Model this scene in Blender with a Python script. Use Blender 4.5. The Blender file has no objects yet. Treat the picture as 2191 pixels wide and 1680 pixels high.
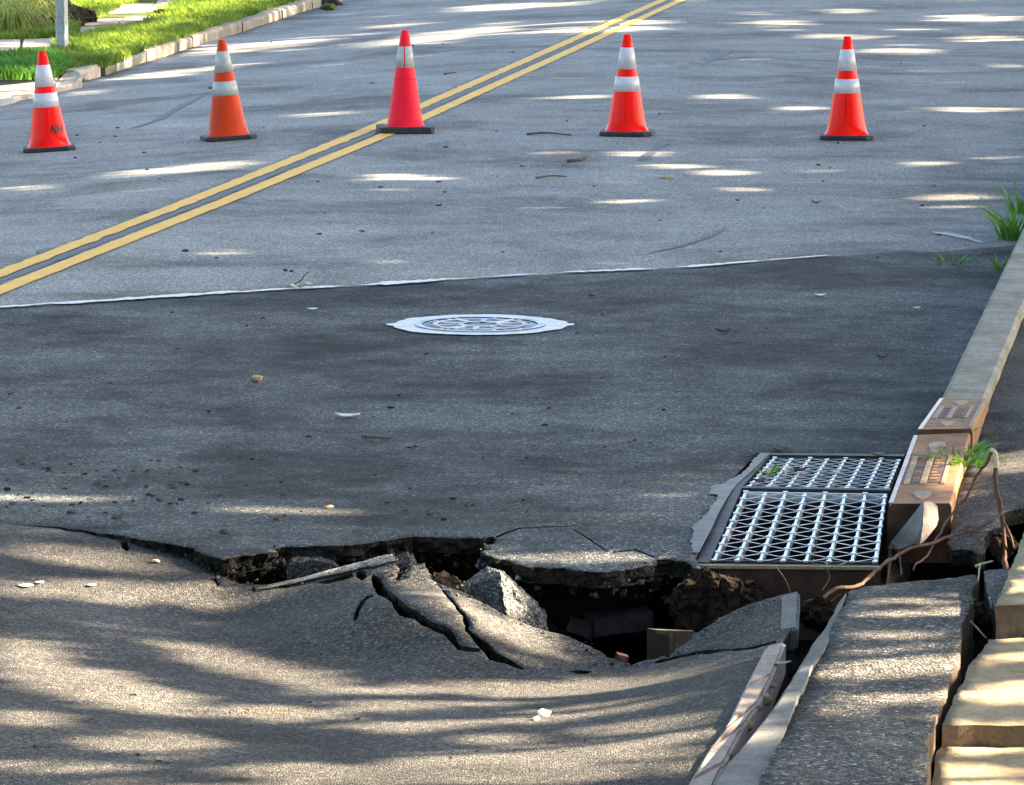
import bpy, bmesh, math, random
import numpy as np
from mathutils import Vector, Matrix, noise as mnoise
from mathutils.geometry import delaunay_2d_cdt

random.seed(11)
rng = np.random.default_rng(11)
SC = bpy.context.scene
COL = SC.collection
rad = math.radians

# ------------------------------------------------------------------ camera
F, CX, CY, H = 9700.0, 1095.5, 840.0, 2.4      # focal length etc. in units of a 2191 px wide picture
PITCH = math.atan(1290.0 / F)
cam = bpy.data.cameras.new("camera")
cam.sensor_width = 36.0
cam.lens = 36.0 * F / 2191.0
cam.clip_start, cam.clip_end = 0.1, 2000.0
camo = bpy.data.objects.new("camera", cam)
camo.location = (0, 0, H)
camo.rotation_euler = (math.pi / 2 - PITCH, 0, 0)
COL.objects.link(camo)
SC.camera = camo

# ------------------------------------------------------------------ light
SUN_EL, SUN_AZ = rad(28.0), rad(5.0)           # azimuth from +X towards +Y
S = np.array([math.cos(SUN_EL) * math.cos(SUN_AZ), math.cos(SUN_EL) * math.sin(SUN_AZ), math.sin(SUN_EL)])
world = bpy.data.worlds.new("World")
SC.world = world
world.use_nodes = True
wn = world.node_tree.nodes
sky = wn.new("ShaderNodeTexSky")
sky.sky_type = 'NISHITA'
sky.sun_disc = False
sky.sun_elevation = SUN_EL
sky.sun_rotation = rad(90.0) - SUN_AZ
sky.air_density, sky.dust_density, sky.ozone_density = 1.0, 1.6, 0.75
world.node_tree.links.new(sky.outputs[0], wn["Background"].inputs[0])
wn["Background"].inputs[1].default_value = 0.05
sun = bpy.data.lights.new("sun", 'SUN')
sun.energy = 5.0
sun.angle = rad(0.53)
sun.color = (1.0, 0.81, 0.58)
suno = bpy.data.objects.new("sun", sun)
suno.rotation_euler = Vector(S).to_track_quat('Z', 'Y').to_euler()
suno.location = (12, 12, 14)
COL.objects.link(suno)
SC.view_settings.view_transform = 'Standard'
SC.view_settings.look = 'None'
SC.view_settings.exposure = 3.45
SC.view_settings.gamma = 1.0

# ------------------------------------------------------------------ pixel helpers
cp, sp = math.cos(PITCH), math.sin(PITCH)


def ray(px, py):
    a, b = (px - CX) / F, (CY - py) / F
    dy = cp + b * sp
    return a / dy, (-sp + b * cp) / dy            # dX, dZ for each metre of Y


def at(px, py, Y):
    a, b = ray(px, py)
    return Vector((a * Y, Y, H + b * Y))


def on(px, py, z=0.0):
    a, b = ray(px, py)
    return at(px, py, (z - H) / b)


def pix(x, y, z):
    d = y * cp - (z - H) * sp
    return CX + F * x / d, CY - F * (y * sp + (z - H) * cp) / d


AX = rad(8.07)                                    # the road runs this far right of straight ahead
sA, cA = math.sin(AX), math.cos(AX)
V0 = -5.5                                         # centre line
TILT = 0.062                                      # cross-fall of the far lane


def uv(x, y):
    return x * sA + y * cA, x * cA - y * sA


def xy(u, v):
    return u * sA + v * cA, u * cA - v * sA


def road_z(x, y):
    v = x * cA - y * sA
    d = np.maximum(0.0, V0 - v)
    return -TILT * np.where(d < 0.6, d * d / 1.2, d - 0.3)


def on_surf(px, py, zf, lo=6.0, hi=140.0, it=40):
    """first point where the ray through a pixel meets the height field zf"""
    a, b = ray(px, py)
    ys = np.linspace(lo, hi, 900) if hi > 40 else np.linspace(lo, hi, 260)
    g = H + b * ys - np.array(zf(a * ys, ys))
    k = np.argmax(g < 0)
    l, h = ys[max(k - 1, 0)], ys[k]
    for _ in range(it):
        m = 0.5 * (l + h)
        if H + b * m - float(zf(np.array([a * m]), np.array([m]))[0]) > 0:
            l = m
        else:
            h = m
    return Vector((a * h, h, H + b * h))


def onroad(px, py):
    return on_surf(px, py, road_z, 6, 260)


# ------------------------------------------------------------------ materials
MATS = {}


class NT:
    def __init__(s, name):
        s.m = bpy.data.materials.new(name)
        s.m.use_nodes = True
        s.n, s.l = s.m.node_tree.nodes, s.m.node_tree.links
        s.p = s.n["Principled BSDF"]
        tc = s.n.new("ShaderNodeTexCoord")
        s.co = tc.outputs["Object"]
        MATS[name] = s.m

    def noise(s, scale, detail=4, rough=0.6, vec=None, dist=0.0):
        t = s.n.new("ShaderNodeTexNoise")
        t.inputs["Scale"].default_value = scale
        t.inputs["Detail"].default_value = detail
        t.inputs["Roughness"].default_value = rough
        t.inputs["Distortion"].default_value = dist
        s.l.new(vec or s.co, t.inputs["Vector"])
        return t.outputs["Fac"]

    def voro(s, scale, out="Distance", rnd=1.0):
        t = s.n.new("ShaderNodeTexVoronoi")
        t.inputs["Scale"].default_value = scale
        t.inputs["Randomness"].default_value = rnd
        s.l.new(s.co, t.inputs["Vector"])
        return t.outputs[out]

    def mapv(s, sc=(1, 1, 1), rot=(0, 0, 0)):
        t = s.n.new("ShaderNodeMapping")
        t.inputs["Scale"].default_value = sc
        t.inputs["Rotation"].default_value = rot
        s.l.new(s.co, t.inputs["Vector"])
        return t.outputs[0]

    def ramp(s, fac, stops):
        r = s.n.new("ShaderNodeValToRGB")
        e = r.color_ramp.elements
        while len(e) < len(stops):
            e.new(0.5)
        for k, (p, c) in enumerate(stops):
            e[k].position = p
            e[k].color = (c, c, c, 1) if isinstance(c, (int, float)) else (*c, 1)
        s.l.new(fac, r.inputs[0])
        return r.outputs[0]

    def mix(s, a, b, fac, mode='MIX'):
        m = s.n.new("ShaderNodeMix")
        m.data_type = 'RGBA'
        m.blend_type = mode
        for sock, v in ((m.inputs[0], fac), (m.inputs[6], a), (m.inputs[7], b)):
            if isinstance(v, (int, float)):
                sock.default_value = v
            elif isinstance(v, tuple):
                sock.default_value = (*v, 1)
            else:
                s.l.new(v, sock)
        return m.outputs[2]

    def math(s, op, a, b=0.0):
        m = s.n.new("ShaderNodeMath")
        m.operation = op
        for sock, v in zip(m.inputs, (a, b)):
            if isinstance(v, (int, float)):
                sock.default_value = v
            else:
                s.l.new(v, sock)
        return m.outputs[0]

    def bump(s, h, strength, dist, prev=None):
        b = s.n.new("ShaderNodeBump")
        b.inputs["Strength"].default_value = strength
        b.inputs["Distance"].default_value = dist
        s.l.new(h, b.inputs["Height"])
        if prev:
            s.l.new(prev, b.inputs["Normal"])
        return b.outputs[0]

    def out(s, color=None, rough=None, normal=None, metal=0.0, spec=0.5, **kw):
        for key, v in (("Base Color", color), ("Roughness", rough)):
            if v is None:
                continue
            if isinstance(v, tuple):
                s.p.inputs[key].default_value = (*v, 1)
            elif isinstance(v, (int, float)):
                s.p.inputs[key].default_value = v
            else:
                s.l.new(v, s.p.inputs[key])
        if normal:
            s.l.new(normal, s.p.inputs["Normal"])
        s.p.inputs["Metallic"].default_value = metal
        s.p.inputs["Specular IOR Level"].default_value = spec
        for k, v in kw.items():
            s.p.inputs[k.replace("_", " ")].default_value = v
        return s.m


def asphalt(name, dark, light, grain, bump, blotch=0.7, rough=0.72, spec=0.4, agg=150, streak=False):
    t = NT(name)
    big = t.noise(0.9, 6, 0.62)
    mid = t.noise(3.4 if streak else 2.2, 7, 0.7)
    fac = t.math('ADD', t.math('MULTIPLY', big, 0.55), t.math('MULTIPLY', mid, 0.45))
    base = t.mix(dark, light, t.ramp(fac, [(0.5 - 0.2 * blotch - 0.03, 0.0), (0.5 + 0.2 * blotch, 1.0)]))
    st = t.noise(0.55, 8, 0.72, None, 0.4)
    base = t.mix(base, t.ramp(st, [(0.38, 0.5), (0.50, 0.95), (0.62, 1.15)]), 1.0, 'MULTIPLY')
    cell = t.voro(agg, "Color")
    sep = t.n.new("ShaderNodeSeparateColor")
    t.l.new(cell, sep.inputs[0])
    g1 = t.ramp(sep.outputs[0], [(0.0, 0.35), (0.55, 0.85), (0.86, 1.3), (0.97, grain), (1.0, grain * 1.6)])
    base = t.mix(base, g1, 1.0, 'MULTIPLY')
    fine = t.ramp(t.noise(60, 4, 0.75), [(0.3, 0.65), (0.7, 1.35)])
    base = t.mix(base, fine, 1.0, 'MULTIPLY')
    dist = t.voro(agg, "Distance")
    h = t.math('SUBTRACT', t.math('MULTIPLY', t.noise(45, 5, 0.7), 1.2), dist)
    nrm = t.bump(h, bump, 0.006)
    rg = t.ramp(fac, [(0.35, rough + 0.1), (0.65, rough - 0.1)])
    return t.out(base, rg, nrm, spec=spec)


asphalt("asphalt_old", (0.2, 0.206, 0.196), (0.275, 0.279, 0.262), 1.8, 0.5, 0.8, 0.82, 0.25)
asphalt("asphalt_new", (0.026, 0.029, 0.031), (0.106, 0.112, 0.11), 2.6, 0.9, 0.38, 0.82, 0.22, 140, True)
asphalt("asphalt_rough", (0.056, 0.054, 0.051), (0.116, 0.11, 0.1), 1.9, 0.8, 0.8, 0.88, 0.2, 165)
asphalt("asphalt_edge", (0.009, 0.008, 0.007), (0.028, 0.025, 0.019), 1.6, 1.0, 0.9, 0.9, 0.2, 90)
asphalt("asphalt_strip", (0.075, 0.071, 0.064), (0.145, 0.137, 0.122), 2.4, 1.0, 0.8, 0.88, 0.2, 110)
asphalt("asphalt_grey", (0.12, 0.12, 0.115), (0.2, 0.2, 0.19), 1.8, 0.9, 0.9, 0.85, 0.3, 130)


def simple(name, c1, c2, scale=8.0, rough=0.8, bump=0.3, bscale=60, bdist=0.004, metal=0.0, spec=0.4, lo=0.35, hi=0.65, **kw):
    t = NT(name)
    f = t.ramp(t.noise(scale, 6, 0.65), [(lo, 0.0), (hi, 1.0)])
    c = t.mix(c1, c2, f)
    c = t.mix(c, t.ramp(t.noise(scale * 9, 4, 0.7), [(0.3, 0.75), (0.7, 1.25)]), 1.0, 'MULTIPLY')
    n = t.bump(t.noise(bscale, 5, 0.7), bump, bdist) if bump else None
    return t.out(c, rough, n, metal, spec, **kw)


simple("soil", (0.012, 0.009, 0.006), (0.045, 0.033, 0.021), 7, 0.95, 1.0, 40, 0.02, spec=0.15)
simple("soil_red", (0.12, 0.075, 0.045), (0.22, 0.145, 0.09), 12, 0.95, 0.8, 50, 0.01, spec=0.15)
simple("concrete", (0.3, 0.285, 0.26), (0.46, 0.43, 0.38), 5, 0.88, 0.5, 90, 0.003, spec=0.3)
simple("concrete_warm", (0.22, 0.17, 0.1), (0.37, 0.29, 0.18), 4, 0.9, 0.8, 70, 0.005, spec=0.3)
simple("concrete_pink", (0.33, 0.255, 0.21), (0.46, 0.37, 0.31), 6, 0.85, 0.4, 80, 0.003, spec=0.3)  # gutter strip's own pink; on the concrete chunk it stands for sunlight
simple("concrete_brown", (0.09, 0.065, 0.042), (0.17, 0.125, 0.08), 9, 0.95, 0.7, 60, 0.006, spec=0.2)
simple("concrete_grey", (0.125, 0.124, 0.115), (0.21, 0.208, 0.195), 9, 0.9, 0.6, 110, 0.004, spec=0.3)
simple("concrete_mossy", (0.2, 0.185, 0.14), (0.35, 0.325, 0.27), 4, 0.92, 0.7, 80, 0.004, spec=0.25)
simple("curb_tan", (0.19, 0.165, 0.125), (0.29, 0.25, 0.19), 3, 0.9, 0.7, 60, 0.006, spec=0.25)
simple("curb_pale", (0.3, 0.265, 0.21), (0.42, 0.37, 0.3), 3, 0.9, 0.5, 60, 0.004, spec=0.25)
simple("paver", (0.26, 0.22, 0.19), (0.37, 0.31, 0.26), 3, 0.9, 0.6, 50, 0.006, spec=0.25)
simple("rust", (0.19, 0.092, 0.038), (0.31, 0.165, 0.07), 14, 0.7, 0.5, 120, 0.002, metal=0.0, spec=0.4)
simple("rust_raised", (0.24, 0.16, 0.09), (0.33, 0.23, 0.14), 18, 0.6, 0.4, 120, 0.002, metal=0.0, spec=0.5)
simple("rust_orange", (0.3, 0.1, 0.035), (0.42, 0.17, 0.07), 20, 0.75, 0.5, 120, 0.002, metal=0.1)
simple("rust_edge", (0.36, 0.25, 0.2), (0.48, 0.36, 0.3), 16, 0.32, 0.3, 120, 0.002, metal=0.6, spec=0.6)
simple("iron_dark", (0.018, 0.016, 0.018), (0.05, 0.043, 0.042), 20, 0.55, 0.5, 90, 0.003, metal=0.3)
simple("iron_lid", (0.06, 0.055, 0.06), (0.3, 0.3, 0.32), 9, 0.45, 0.4, 90, 0.002, metal=0.3)
simple("iron_worn", (0.2, 0.2, 0.22), (0.62, 0.62, 0.66), 11, 0.4, 0.12, 90, 0.001, metal=0.9)
simple("iron_plate_shaded", (0.03, 0.014, 0.008), (0.075, 0.036, 0.019), 12, 0.75, 0.6, 90, 0.003)  # drain front iron, darkened to carry the shade of the casting ends
simple("iron_rust", (0.07, 0.04, 0.034), (0.14, 0.085, 0.066), 25, 0.6, 0.5, 90, 0.002, metal=0.3)
simple("galvanised_dull", (0.28, 0.31, 0.34), (0.42, 0.45, 0.48), 40, 0.5, 0.2, 200, 0.001, metal=0.5, spec=0.4)
simple("galvanised", (0.62, 0.66, 0.7), (0.78, 0.8, 0.83), 40, 0.33, 0.15, 200, 0.001, metal=0.75, spec=0.6)
simple("tar_seal", (0.24, 0.245, 0.255), (0.44, 0.45, 0.465), 14, 0.3, 0.3, 40, 0.004, spec=0.7)
simple("tar_seal_dull", (0.1, 0.098, 0.092), (0.17, 0.165, 0.155), 9, 0.55, 0.4, 40, 0.004, spec=0.4)
simple("tar_stain", (0.09, 0.09, 0.09), (0.19, 0.19, 0.185), 14, 0.8, 0.5, 60, 0.003)
simple("tar_crack", (0.03, 0.03, 0.034), (0.06, 0.06, 0.065), 12, 0.55, 0.5, 60, 0.003)
simple("rubber", (0.012, 0.012, 0.014), (0.03, 0.029, 0.03), 18, 0.6, 0.3, 80, 0.002)
simple("pole_paint", (0.25, 0.29, 0.31), (0.36, 0.4, 0.42), 3, 0.45, 0.15, 60, 0.001, metal=0.35)
simple("leaf_pale", (0.5, 0.55, 0.5), (0.68, 0.7, 0.62), 30, 0.5, 0.2, 90, 0.001)
simple("leaf_dry", (0.16, 0.1, 0.05), (0.3, 0.2, 0.11), 30, 0.7, 0.2, 90, 0.001)
simple("leaf_dark", (0.03, 0.018, 0.016), (0.07, 0.035, 0.03), 30, 0.7, 0.2, 90, 0.001)
simple("twig_bark", (0.05, 0.03, 0.022), (0.11, 0.065, 0.045), 40, 0.75, 0.5, 120, 0.002)
simple("root_bark", (0.075, 0.043, 0.024), (0.15, 0.09, 0.052), 25, 0.8, 0.6, 120, 0.002)
simple("root_red", (0.07, 0.025, 0.018), (0.13, 0.05, 0.035), 25, 0.7, 0.5, 120, 0.002)
simple("cut_wood", (0.5, 0.4, 0.26), (0.64, 0.54, 0.38), 30, 0.7, 0.3, 90, 0.002)
simple("stone_tan", (0.28, 0.2, 0.1), (0.42, 0.31, 0.17), 20, 0.85, 0.5, 60, 0.003)
simple("stone_white", (0.6, 0.56, 0.5), (0.78, 0.74, 0.68), 20, 0.8, 0.5, 60, 0.003)
simple("stone_dark", (0.022, 0.02, 0.022), (0.06, 0.05, 0.05), 20, 0.8, 0.5, 60, 0.003)
simple("brick_red", (0.035, 0.018, 0.013), (0.065, 0.034, 0.025), 20, 0.85, 0.5, 60, 0.003)
simple("pipe_rim", (0.09, 0.07, 0.04), (0.13, 0.1, 0.06), 9, 0.7, 0.3, 60, 0.003)
simple("pipe_tan", (0.045, 0.036, 0.021), (0.075, 0.06, 0.036), 9, 0.7, 0.3, 60, 0.003)
simple("bark", (0.045, 0.033, 0.024), (0.1, 0.075, 0.055), 6, 0.9, 1.0, 20, 0.03)


def plant(name, c1, c2, scale=3.0, trans=0.35):
    t = NT(name)
    c = t.mix(c1, c2, t.ramp(t.noise(scale, 4, 0.7), [(0.35, 0.0), (0.65, 1.0)]))
    t.out(c, 0.55, None, spec=0.3)
    tr = t.n.new("ShaderNodeBsdfTranslucent")
    t.l.new(c, tr.inputs[0])
    mx = t.n.new("ShaderNodeMixShader")
    mx.inputs[0].default_value = trans
    t.l.new(t.p.outputs[0], mx.inputs[1])
    t.l.new(tr.outputs[0], mx.inputs[2])
    t.l.new(mx.outputs[0], t.n["Material Output"].inputs[0])
    return t.m


plant("grass_blade", (0.08, 0.15, 0.014), (0.28, 0.38, 0.035), 1.6)
plant("grass_reed", (0.16, 0.22, 0.04), (0.4, 0.42, 0.1), 6)
plant("weed", (0.05, 0.16, 0.02), (0.16, 0.36, 0.04), 14)
plant("canopy_leaf", (0.03, 0.07, 0.012), (0.07, 0.13, 0.02), 1.5, 0.12)
simple("verge_soil", (0.04, 0.055, 0.015), (0.11, 0.15, 0.035), 2.5, 0.95, 0.8, 30, 0.02, spec=0.1)


def yellow_paint():
    t = NT("yellow_paint")
    c = t.mix((0.64, 0.345, 0.03), (0.8, 0.46, 0.05), t.ramp(t.noise(7, 6, 0.7), [(0.3, 0.0), (0.7, 1.0)]))
    vec = t.mapv((1, 1, 1), (0, 0, AX - rad(6)))
    w = t.noise(5, 3, 0.6, t.mapv((0.5, 26, 1), (0, 0, rad(-24))))
    c = t.mix(c, (0.16, 0.13, 0.07), t.ramp(w, [(0.66, 0.0), (0.72, 0.75)]))
    return t.out(c, 0.6, t.bump(t.noise(120, 4, 0.7), 0.4, 0.003), spec=0.4)


yellow_paint()


def cone_plastic(name, c1, c2, rough=0.28, dirt=0.0):
    t = NT(name)
    c = t.mix(c1, c2, t.ramp(t.noise(7, 4, 0.6), [(0.35, 0.0), (0.65, 1.0)]))
    c = t.mix(c, (0.08, 0.03, 0.02), t.math('MULTIPLY', t.ramp(t.noise(22, 6, 0.75), [(0.58, 0.0), (0.72, 1.0)]), dirt))
    return t.out(c, rough, None, spec=0.12)


cone_plastic("cone_red", (0.94, 0.007, 0.003), (0.96, 0.012, 0.003), 0.2, 0.1)
cone_plastic("cone_orange", (0.52, 0.038, 0.006), (0.62, 0.05, 0.007), 0.4, 0.6)
cone_plastic("cone_pink", (0.88, 0.01, 0.04), (0.9, 0.016, 0.03), 0.42, 0.08)
cone_plastic("cone_scarlet", (0.86, 0.03, 0.03), (0.86, 0.045, 0.02), 0.3, 0.05)
simple("band_white", (0.5, 0.47, 0.5), (0.6, 0.57, 0.6), 12, 0.3, 0.1, 200, 0.0005, spec=0.6)
simple("band_grey", (0.33, 0.35, 0.33), (0.45, 0.46, 0.43), 14, 0.35, 0.1, 200, 0.0005, spec=0.5)
simple("print_black", (0.015, 0.012, 0.012), (0.03, 0.02, 0.02), 40, 0.5, 0)
simple("chalk_white", (0.2, 0.22, 0.225), (0.34, 0.38, 0.39), 12, 0.6, 0.3, 100, 0.002)
t = NT("water")
t.out((0.008, 0.014, 0.022), 0.35, t.bump(t.noise(9, 3, 0.5), 0.25, 0.01), spec=0.12)
M = MATS


# ------------------------------------------------------------------ object helpers
def tag(o, label=None, cat=None, group=None, kind=None):
    if label: o["label"] = label
    if cat: o["category"] = cat
    if group: o["group"] = group
    if kind: o["kind"] = kind
    return o


def thing(name, label, cat, loc=(0, 0, 0), group=None, kind=None):
    o = bpy.data.objects.new(name, None)
    o.empty_display_size = 0.1
    o.location = loc
    COL.objects.link(o)
    return tag(o, label, cat, group, kind)


def mk(name, verts, faces, mat, parent=None, smooth=False, slots=None, fmat=None):
    me = bpy.data.meshes.new(name)
    me.from_pydata([tuple(v) for v in verts], [], [tuple(f) for f in faces])
    for m in ([mat] if slots is None else slots):
        me.materials.append(M[m])
    if fmat is not None:
        me.polygons.foreach_set("material_index", np.asarray(fmat, dtype=np.int32))
    if smooth:
        me.polygons.foreach_set("use_smooth", np.ones(len(me.polygons), dtype=bool))
    me.update()
    o = bpy.data.objects.new(name, me)
    COL.objects.link(o)
    if parent is not None:
        adopt(o, parent)
    return o


def adopt(o, parent):
    o.parent = parent
    if parent.parent is not None:
        o.matrix_parent_inverse = Matrix.Identity(4)
    else:
        o.matrix_parent_inverse = Matrix.Translation(-Vector(parent.location))


class MB:
    def __init__(s):
        s.v, s.f = [], []

    def add(s, v, f):
        k = len(s.v)
        s.v += [tuple(p) for p in v]
        s.f += [tuple(i + k for i in q) for q in f]

    def beam(s, p, q, w, h, up=(0, 0, 1)):
        """a flat bar from p to q, w wide, its top at the given points and h deep"""
        p, q, up = Vector(p), Vector(q), Vector(up)
        d = (q - p).normalized()
        r = d.cross(up).normalized() * (w / 2)
        dn = -up * h
        s.add([p - r, p + r, q + r, q - r, p - r + dn, p + r + dn, q + r + dn, q - r + dn],
              [(0, 1, 2, 3), (7, 6, 5, 4), (0, 4, 5, 1), (1, 5, 6, 2), (2, 6, 7, 3), (3, 7, 4, 0)])

    def tube(s, pts, r0, r1=None, n=7, wob=0.0, cap=True):
        pts = [Vector(p) for p in pts]
        r1 = r0 if r1 is None else r1
        rings = []
        for i, p in enumerate(pts):
            d = (pts[min(i + 1, len(pts) - 1)] - pts[max(i - 1, 0)]).normalized()
            a = d.cross(Vector((0.31, 0.2, 0.93))).normalized()
            b = d.cross(a).normalized()
            r = r0 + (r1 - r0) * i / max(1, len(pts) - 1)
            rings.append([p + (a * math.cos(2 * math.pi * k / n) + b * math.sin(2 * math.pi * k / n)) * r * (1 + wob * random.uniform(-1, 1)) for k in range(n)])
        v = [x for ring in rings for x in ring]
        f = [(i * n + k, i * n + (k + 1) % n, (i + 1) * n + (k + 1) % n, (i + 1) * n + k) for i in range(len(pts) - 1) for k in range(n)]
        if cap:
            f += [tuple(range(n - 1, -1, -1)), tuple((len(pts) - 1) * n + k for k in range(n))]
        s.add(v, f)

    def lathe(s, prof, n=32, c=(0, 0, 0)):
        k = len(prof)
        v = [(c[0] + r * math.cos(2 * math.pi * j / n), c[1] + r * math.sin(2 * math.pi * j / n), c[2] + z) for r, z in prof for j in range(n)]
        f = [(i * n + j, i * n + (j + 1) % n, (i + 1) * n + (j + 1) % n, (i + 1) * n + j) for i in range(k - 1) for j in range(n)]
        s.add(v, f)

    def obj(s, name, mat, parent=None, smooth=False):
        return mk(name, s.v, s.f, mat, parent, smooth)


def spline(pts, n=6):
    pts = [Vector(p) for p in pts]
    out = []
    for i in range(len(pts) - 1):
        p0, p1, p2, p3 = pts[max(i - 1, 0)], pts[i], pts[i + 1], pts[min(i + 2, len(pts) - 1)]
        for k in range(n):
            t = k / n
            out.append(0.5 * ((2 * p1) + (p2 - p0) * t + (2 * p0 - 5 * p1 + 4 * p2 - p3) * t * t + (3 * p1 - p0 - 3 * p2 + p3) * t ** 3))
    out.append(pts[-1])
    return out


def rough_line(pts, amp=0.012, step=0.03):
    """a broken-looking version of a polyline in X, Y"""
    out = []
    for (x0, y0), (x1, y1) in zip(pts[:-1], pts[1:]):
        L = math.hypot(x1 - x0, y1 - y0)
        n = max(1, int(L / step))
        nx, ny = (y1 - y0) / max(L, 1e-6), -(x1 - x0) / max(L, 1e-6)
        for k in range(n):
            t = k / n
            x, y = x0 + (x1 - x0) * t, y0 + (y1 - y0) * t
            o = 0 if k == 0 else amp * (mnoise.noise((x * 9, y * 9, 1.3)) * 1.3 + mnoise.noise((x * 33, y * 33, 4.1)) * 0.8)
            out.append((x + nx * o, y + ny * o))
    out.append(tuple(pts[-1]))
    return out


def inside(px, py, poly):
    px, py = np.asarray(px), np.asarray(py)
    r = np.zeros(px.shape, dtype=bool)
    n = len(poly)
    for i in range(n):
        x0, y0 = poly[i]
        x1, y1 = poly[(i + 1) % n]
        if y0 == y1:
            continue
        c = ((y0 > py) != (y1 > py)) & (px < (x1 - x0) * (py - y0) / (y1 - y0) + x0)
        r ^= c
    return r


def tps(pts):
    P = np.array([(p[0], p[1]) for p in pts])
    z = np.array([p[2] for p in pts])
    n = len(P)

    def U(r2):
        return np.where(r2 > 1e-12, r2 * np.log(np.maximum(r2, 1e-12)), 0.0)
    A = np.zeros((n + 3, n + 3))
    d = P[:, None, :] - P[None, :, :]
    A[:n, :n] = U((d ** 2).sum(-1)) + np.eye(n) * 1e-3
    A[:n, n] = 1
    A[:n, n + 1:] = P
    A[n:, :n] = A[:n, n:].T
    w = np.linalg.solve(A, np.concatenate([z, np.zeros(3)]))

    def f(x, y):
        x, y = np.asarray(x, dtype=float), np.asarray(y, dtype=float)
        r2 = (x[..., None] - P[:, 0]) ** 2 + (y[..., None] - P[:, 1]) ** 2
        return U(r2) @ w[:n] + w[n] + w[n + 1] * x + w[n + 2] * y
    return f


def sheet(name, outline, holes, zf, thick, spacing, top, side, parent=None, extra=None, relief=0.0, under=0.25, smooth=True):
    """a slab of paving: triangulated top that follows zf, rough broken sides, a bottom"""
    loops = [list(outline)] + [list(h) for h in holes]
    v2, edges = [], []
    for lp in loops:
        k = len(v2)
        v2 += [Vector(p) for p in lp]
        edges += [(k + i, k + (i + 1) % len(lp)) for i in range(len(lp))]
    B = np.array([(p[0], p[1]) for p in v2])
    cand = []
    xs, ys = B[:, 0], B[:, 1]
    regions = [(xs.min(), xs.max(), ys.min(), ys.max(), spacing)] + (extra or [])
    for (a, b, c, d, sp_) in regions:
        gx, gy = np.meshgrid(np.arange(a, b, sp_), np.arange(c, d, sp_))
        gx = gx.ravel() + rng.uniform(-0.3, 0.3, gx.size) * sp_
        gy = gy.ravel() + rng.uniform(-0.3, 0.3, gy.size) * sp_
        ok = inside(gx, gy, loops[0])
        for h in loops[1:]:
            ok &= ~inside(gx, gy, h)
        gx, gy = gx[ok], gy[ok]
        if len(gx):
            md = np.full(len(gx), 9.0)
            for k in range(0, len(B), 64):
                md = np.minimum(md, np.sqrt((gx[:, None] - B[None, k:k + 64, 0]) ** 2 + (gy[:, None] - B[None, k:k + 64, 1]) ** 2).min(1))
            ok = md > min(sp_ * 0.45, 0.05)
            cand += list(zip(gx[ok], gy[ok]))
    v2 += [Vector(p) for p in cand]
    ov, oe, of = delaunay_2d_cdt(v2, edges, [], 0, 1e-6)[:3]
    X = np.array([p[0] for p in ov])
    Y = np.array([p[1] for p in ov])
    T = np.array([f for f in of if len(f) == 3])
    cx, cy = X[T].mean(1), Y[T].mean(1)
    keep = inside(cx, cy, loops[0])
    for h in loops[1:]:
        keep &= ~inside(cx, cy, h)
    T = T[keep]
    Z = np.array(zf(X, Y), dtype=float)
    if relief:
        Z += np.array([relief * (mnoise.noise((x * 14, y * 14, 0.0)) + 0.6 * mnoise.noise((x * 37, y * 37, 5.0))) for x, y in zip(X, Y)])
    area = (X[T[:, 1]] - X[T[:, 0]]) * (Y[T[:, 2]] - Y[T[:, 0]]) - (X[T[:, 2]] - X[T[:, 0]]) * (Y[T[:, 1]] - Y[T[:, 0]])
    T[area < 0] = T[area < 0][:, ::-1]
    cnt = {}
    for tri in T.tolist():
        for a, b in ((tri[0], tri[1]), (tri[1], tri[2]), (tri[2], tri[0])):
            cnt[(a, b)] = 1
    be = [(a, b) for (a, b) in cnt if (b, a) not in cnt]
    n = len(X)
    verts = [(X[i], Y[i], Z[i]) for i in range(n)]
    faces = T.tolist()
    fm = [0] * len(faces)
    nrm = {}
    for a, b in be:
        ex, ey = X[b] - X[a], Y[b] - Y[a]
        L = math.hypot(ex, ey) or 1
        for i in (a, b):
            q = nrm.setdefault(i, [0, 0])
            q[0] += ey / L
            q[1] -= ex / L
    rings = {}
    levels = [0.0, 0.3, 0.65, 1.0]
    for i, (nx, ny) in nrm.items():
        L = math.hypot(nx, ny) or 1
        ids = [i]
        for k, lv in enumerate(levels[1:]):
            o = thick * under * (mnoise.noise((X[i] * 17, Y[i] * 17, 3 + k * 2.2)) * 1.1 - 0.35 * lv)
            if k == 0:
                o = min(o, 0.002)
            ids.append(len(verts))
            verts.append((X[i] + nx / L * o, Y[i] + ny / L * o, Z[i] - thick * lv))
        rings[i] = ids
    for a, b in be:
        for k in range(3):
            faces.append([rings[b][k], rings[a][k], rings[a][k + 1], rings[b][k + 1]])
            fm.append(1)
    k0 = len(verts)
    verts += [(X[i], Y[i], Z[i] - thick * 1.02) for i in range(n)]
    for tri in T.tolist():
        faces.append([k0 + tri[2], k0 + tri[1], k0 + tri[0]])
        fm.append(1)
    o = mk(name, verts, faces, top, parent, False, [top, side], fm)
    if smooth:
        sm = np.zeros(len(o.data.polygons), dtype=bool)
        sm[:len(T)] = True
        o.data.polygons.foreach_set("use_smooth", sm)
    return o


def pxl(pts, z=0.0):
    return [tuple(on(p[0], p[1], p[2] if len(p) > 2 else z)[:2]) for p in pts]


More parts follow.
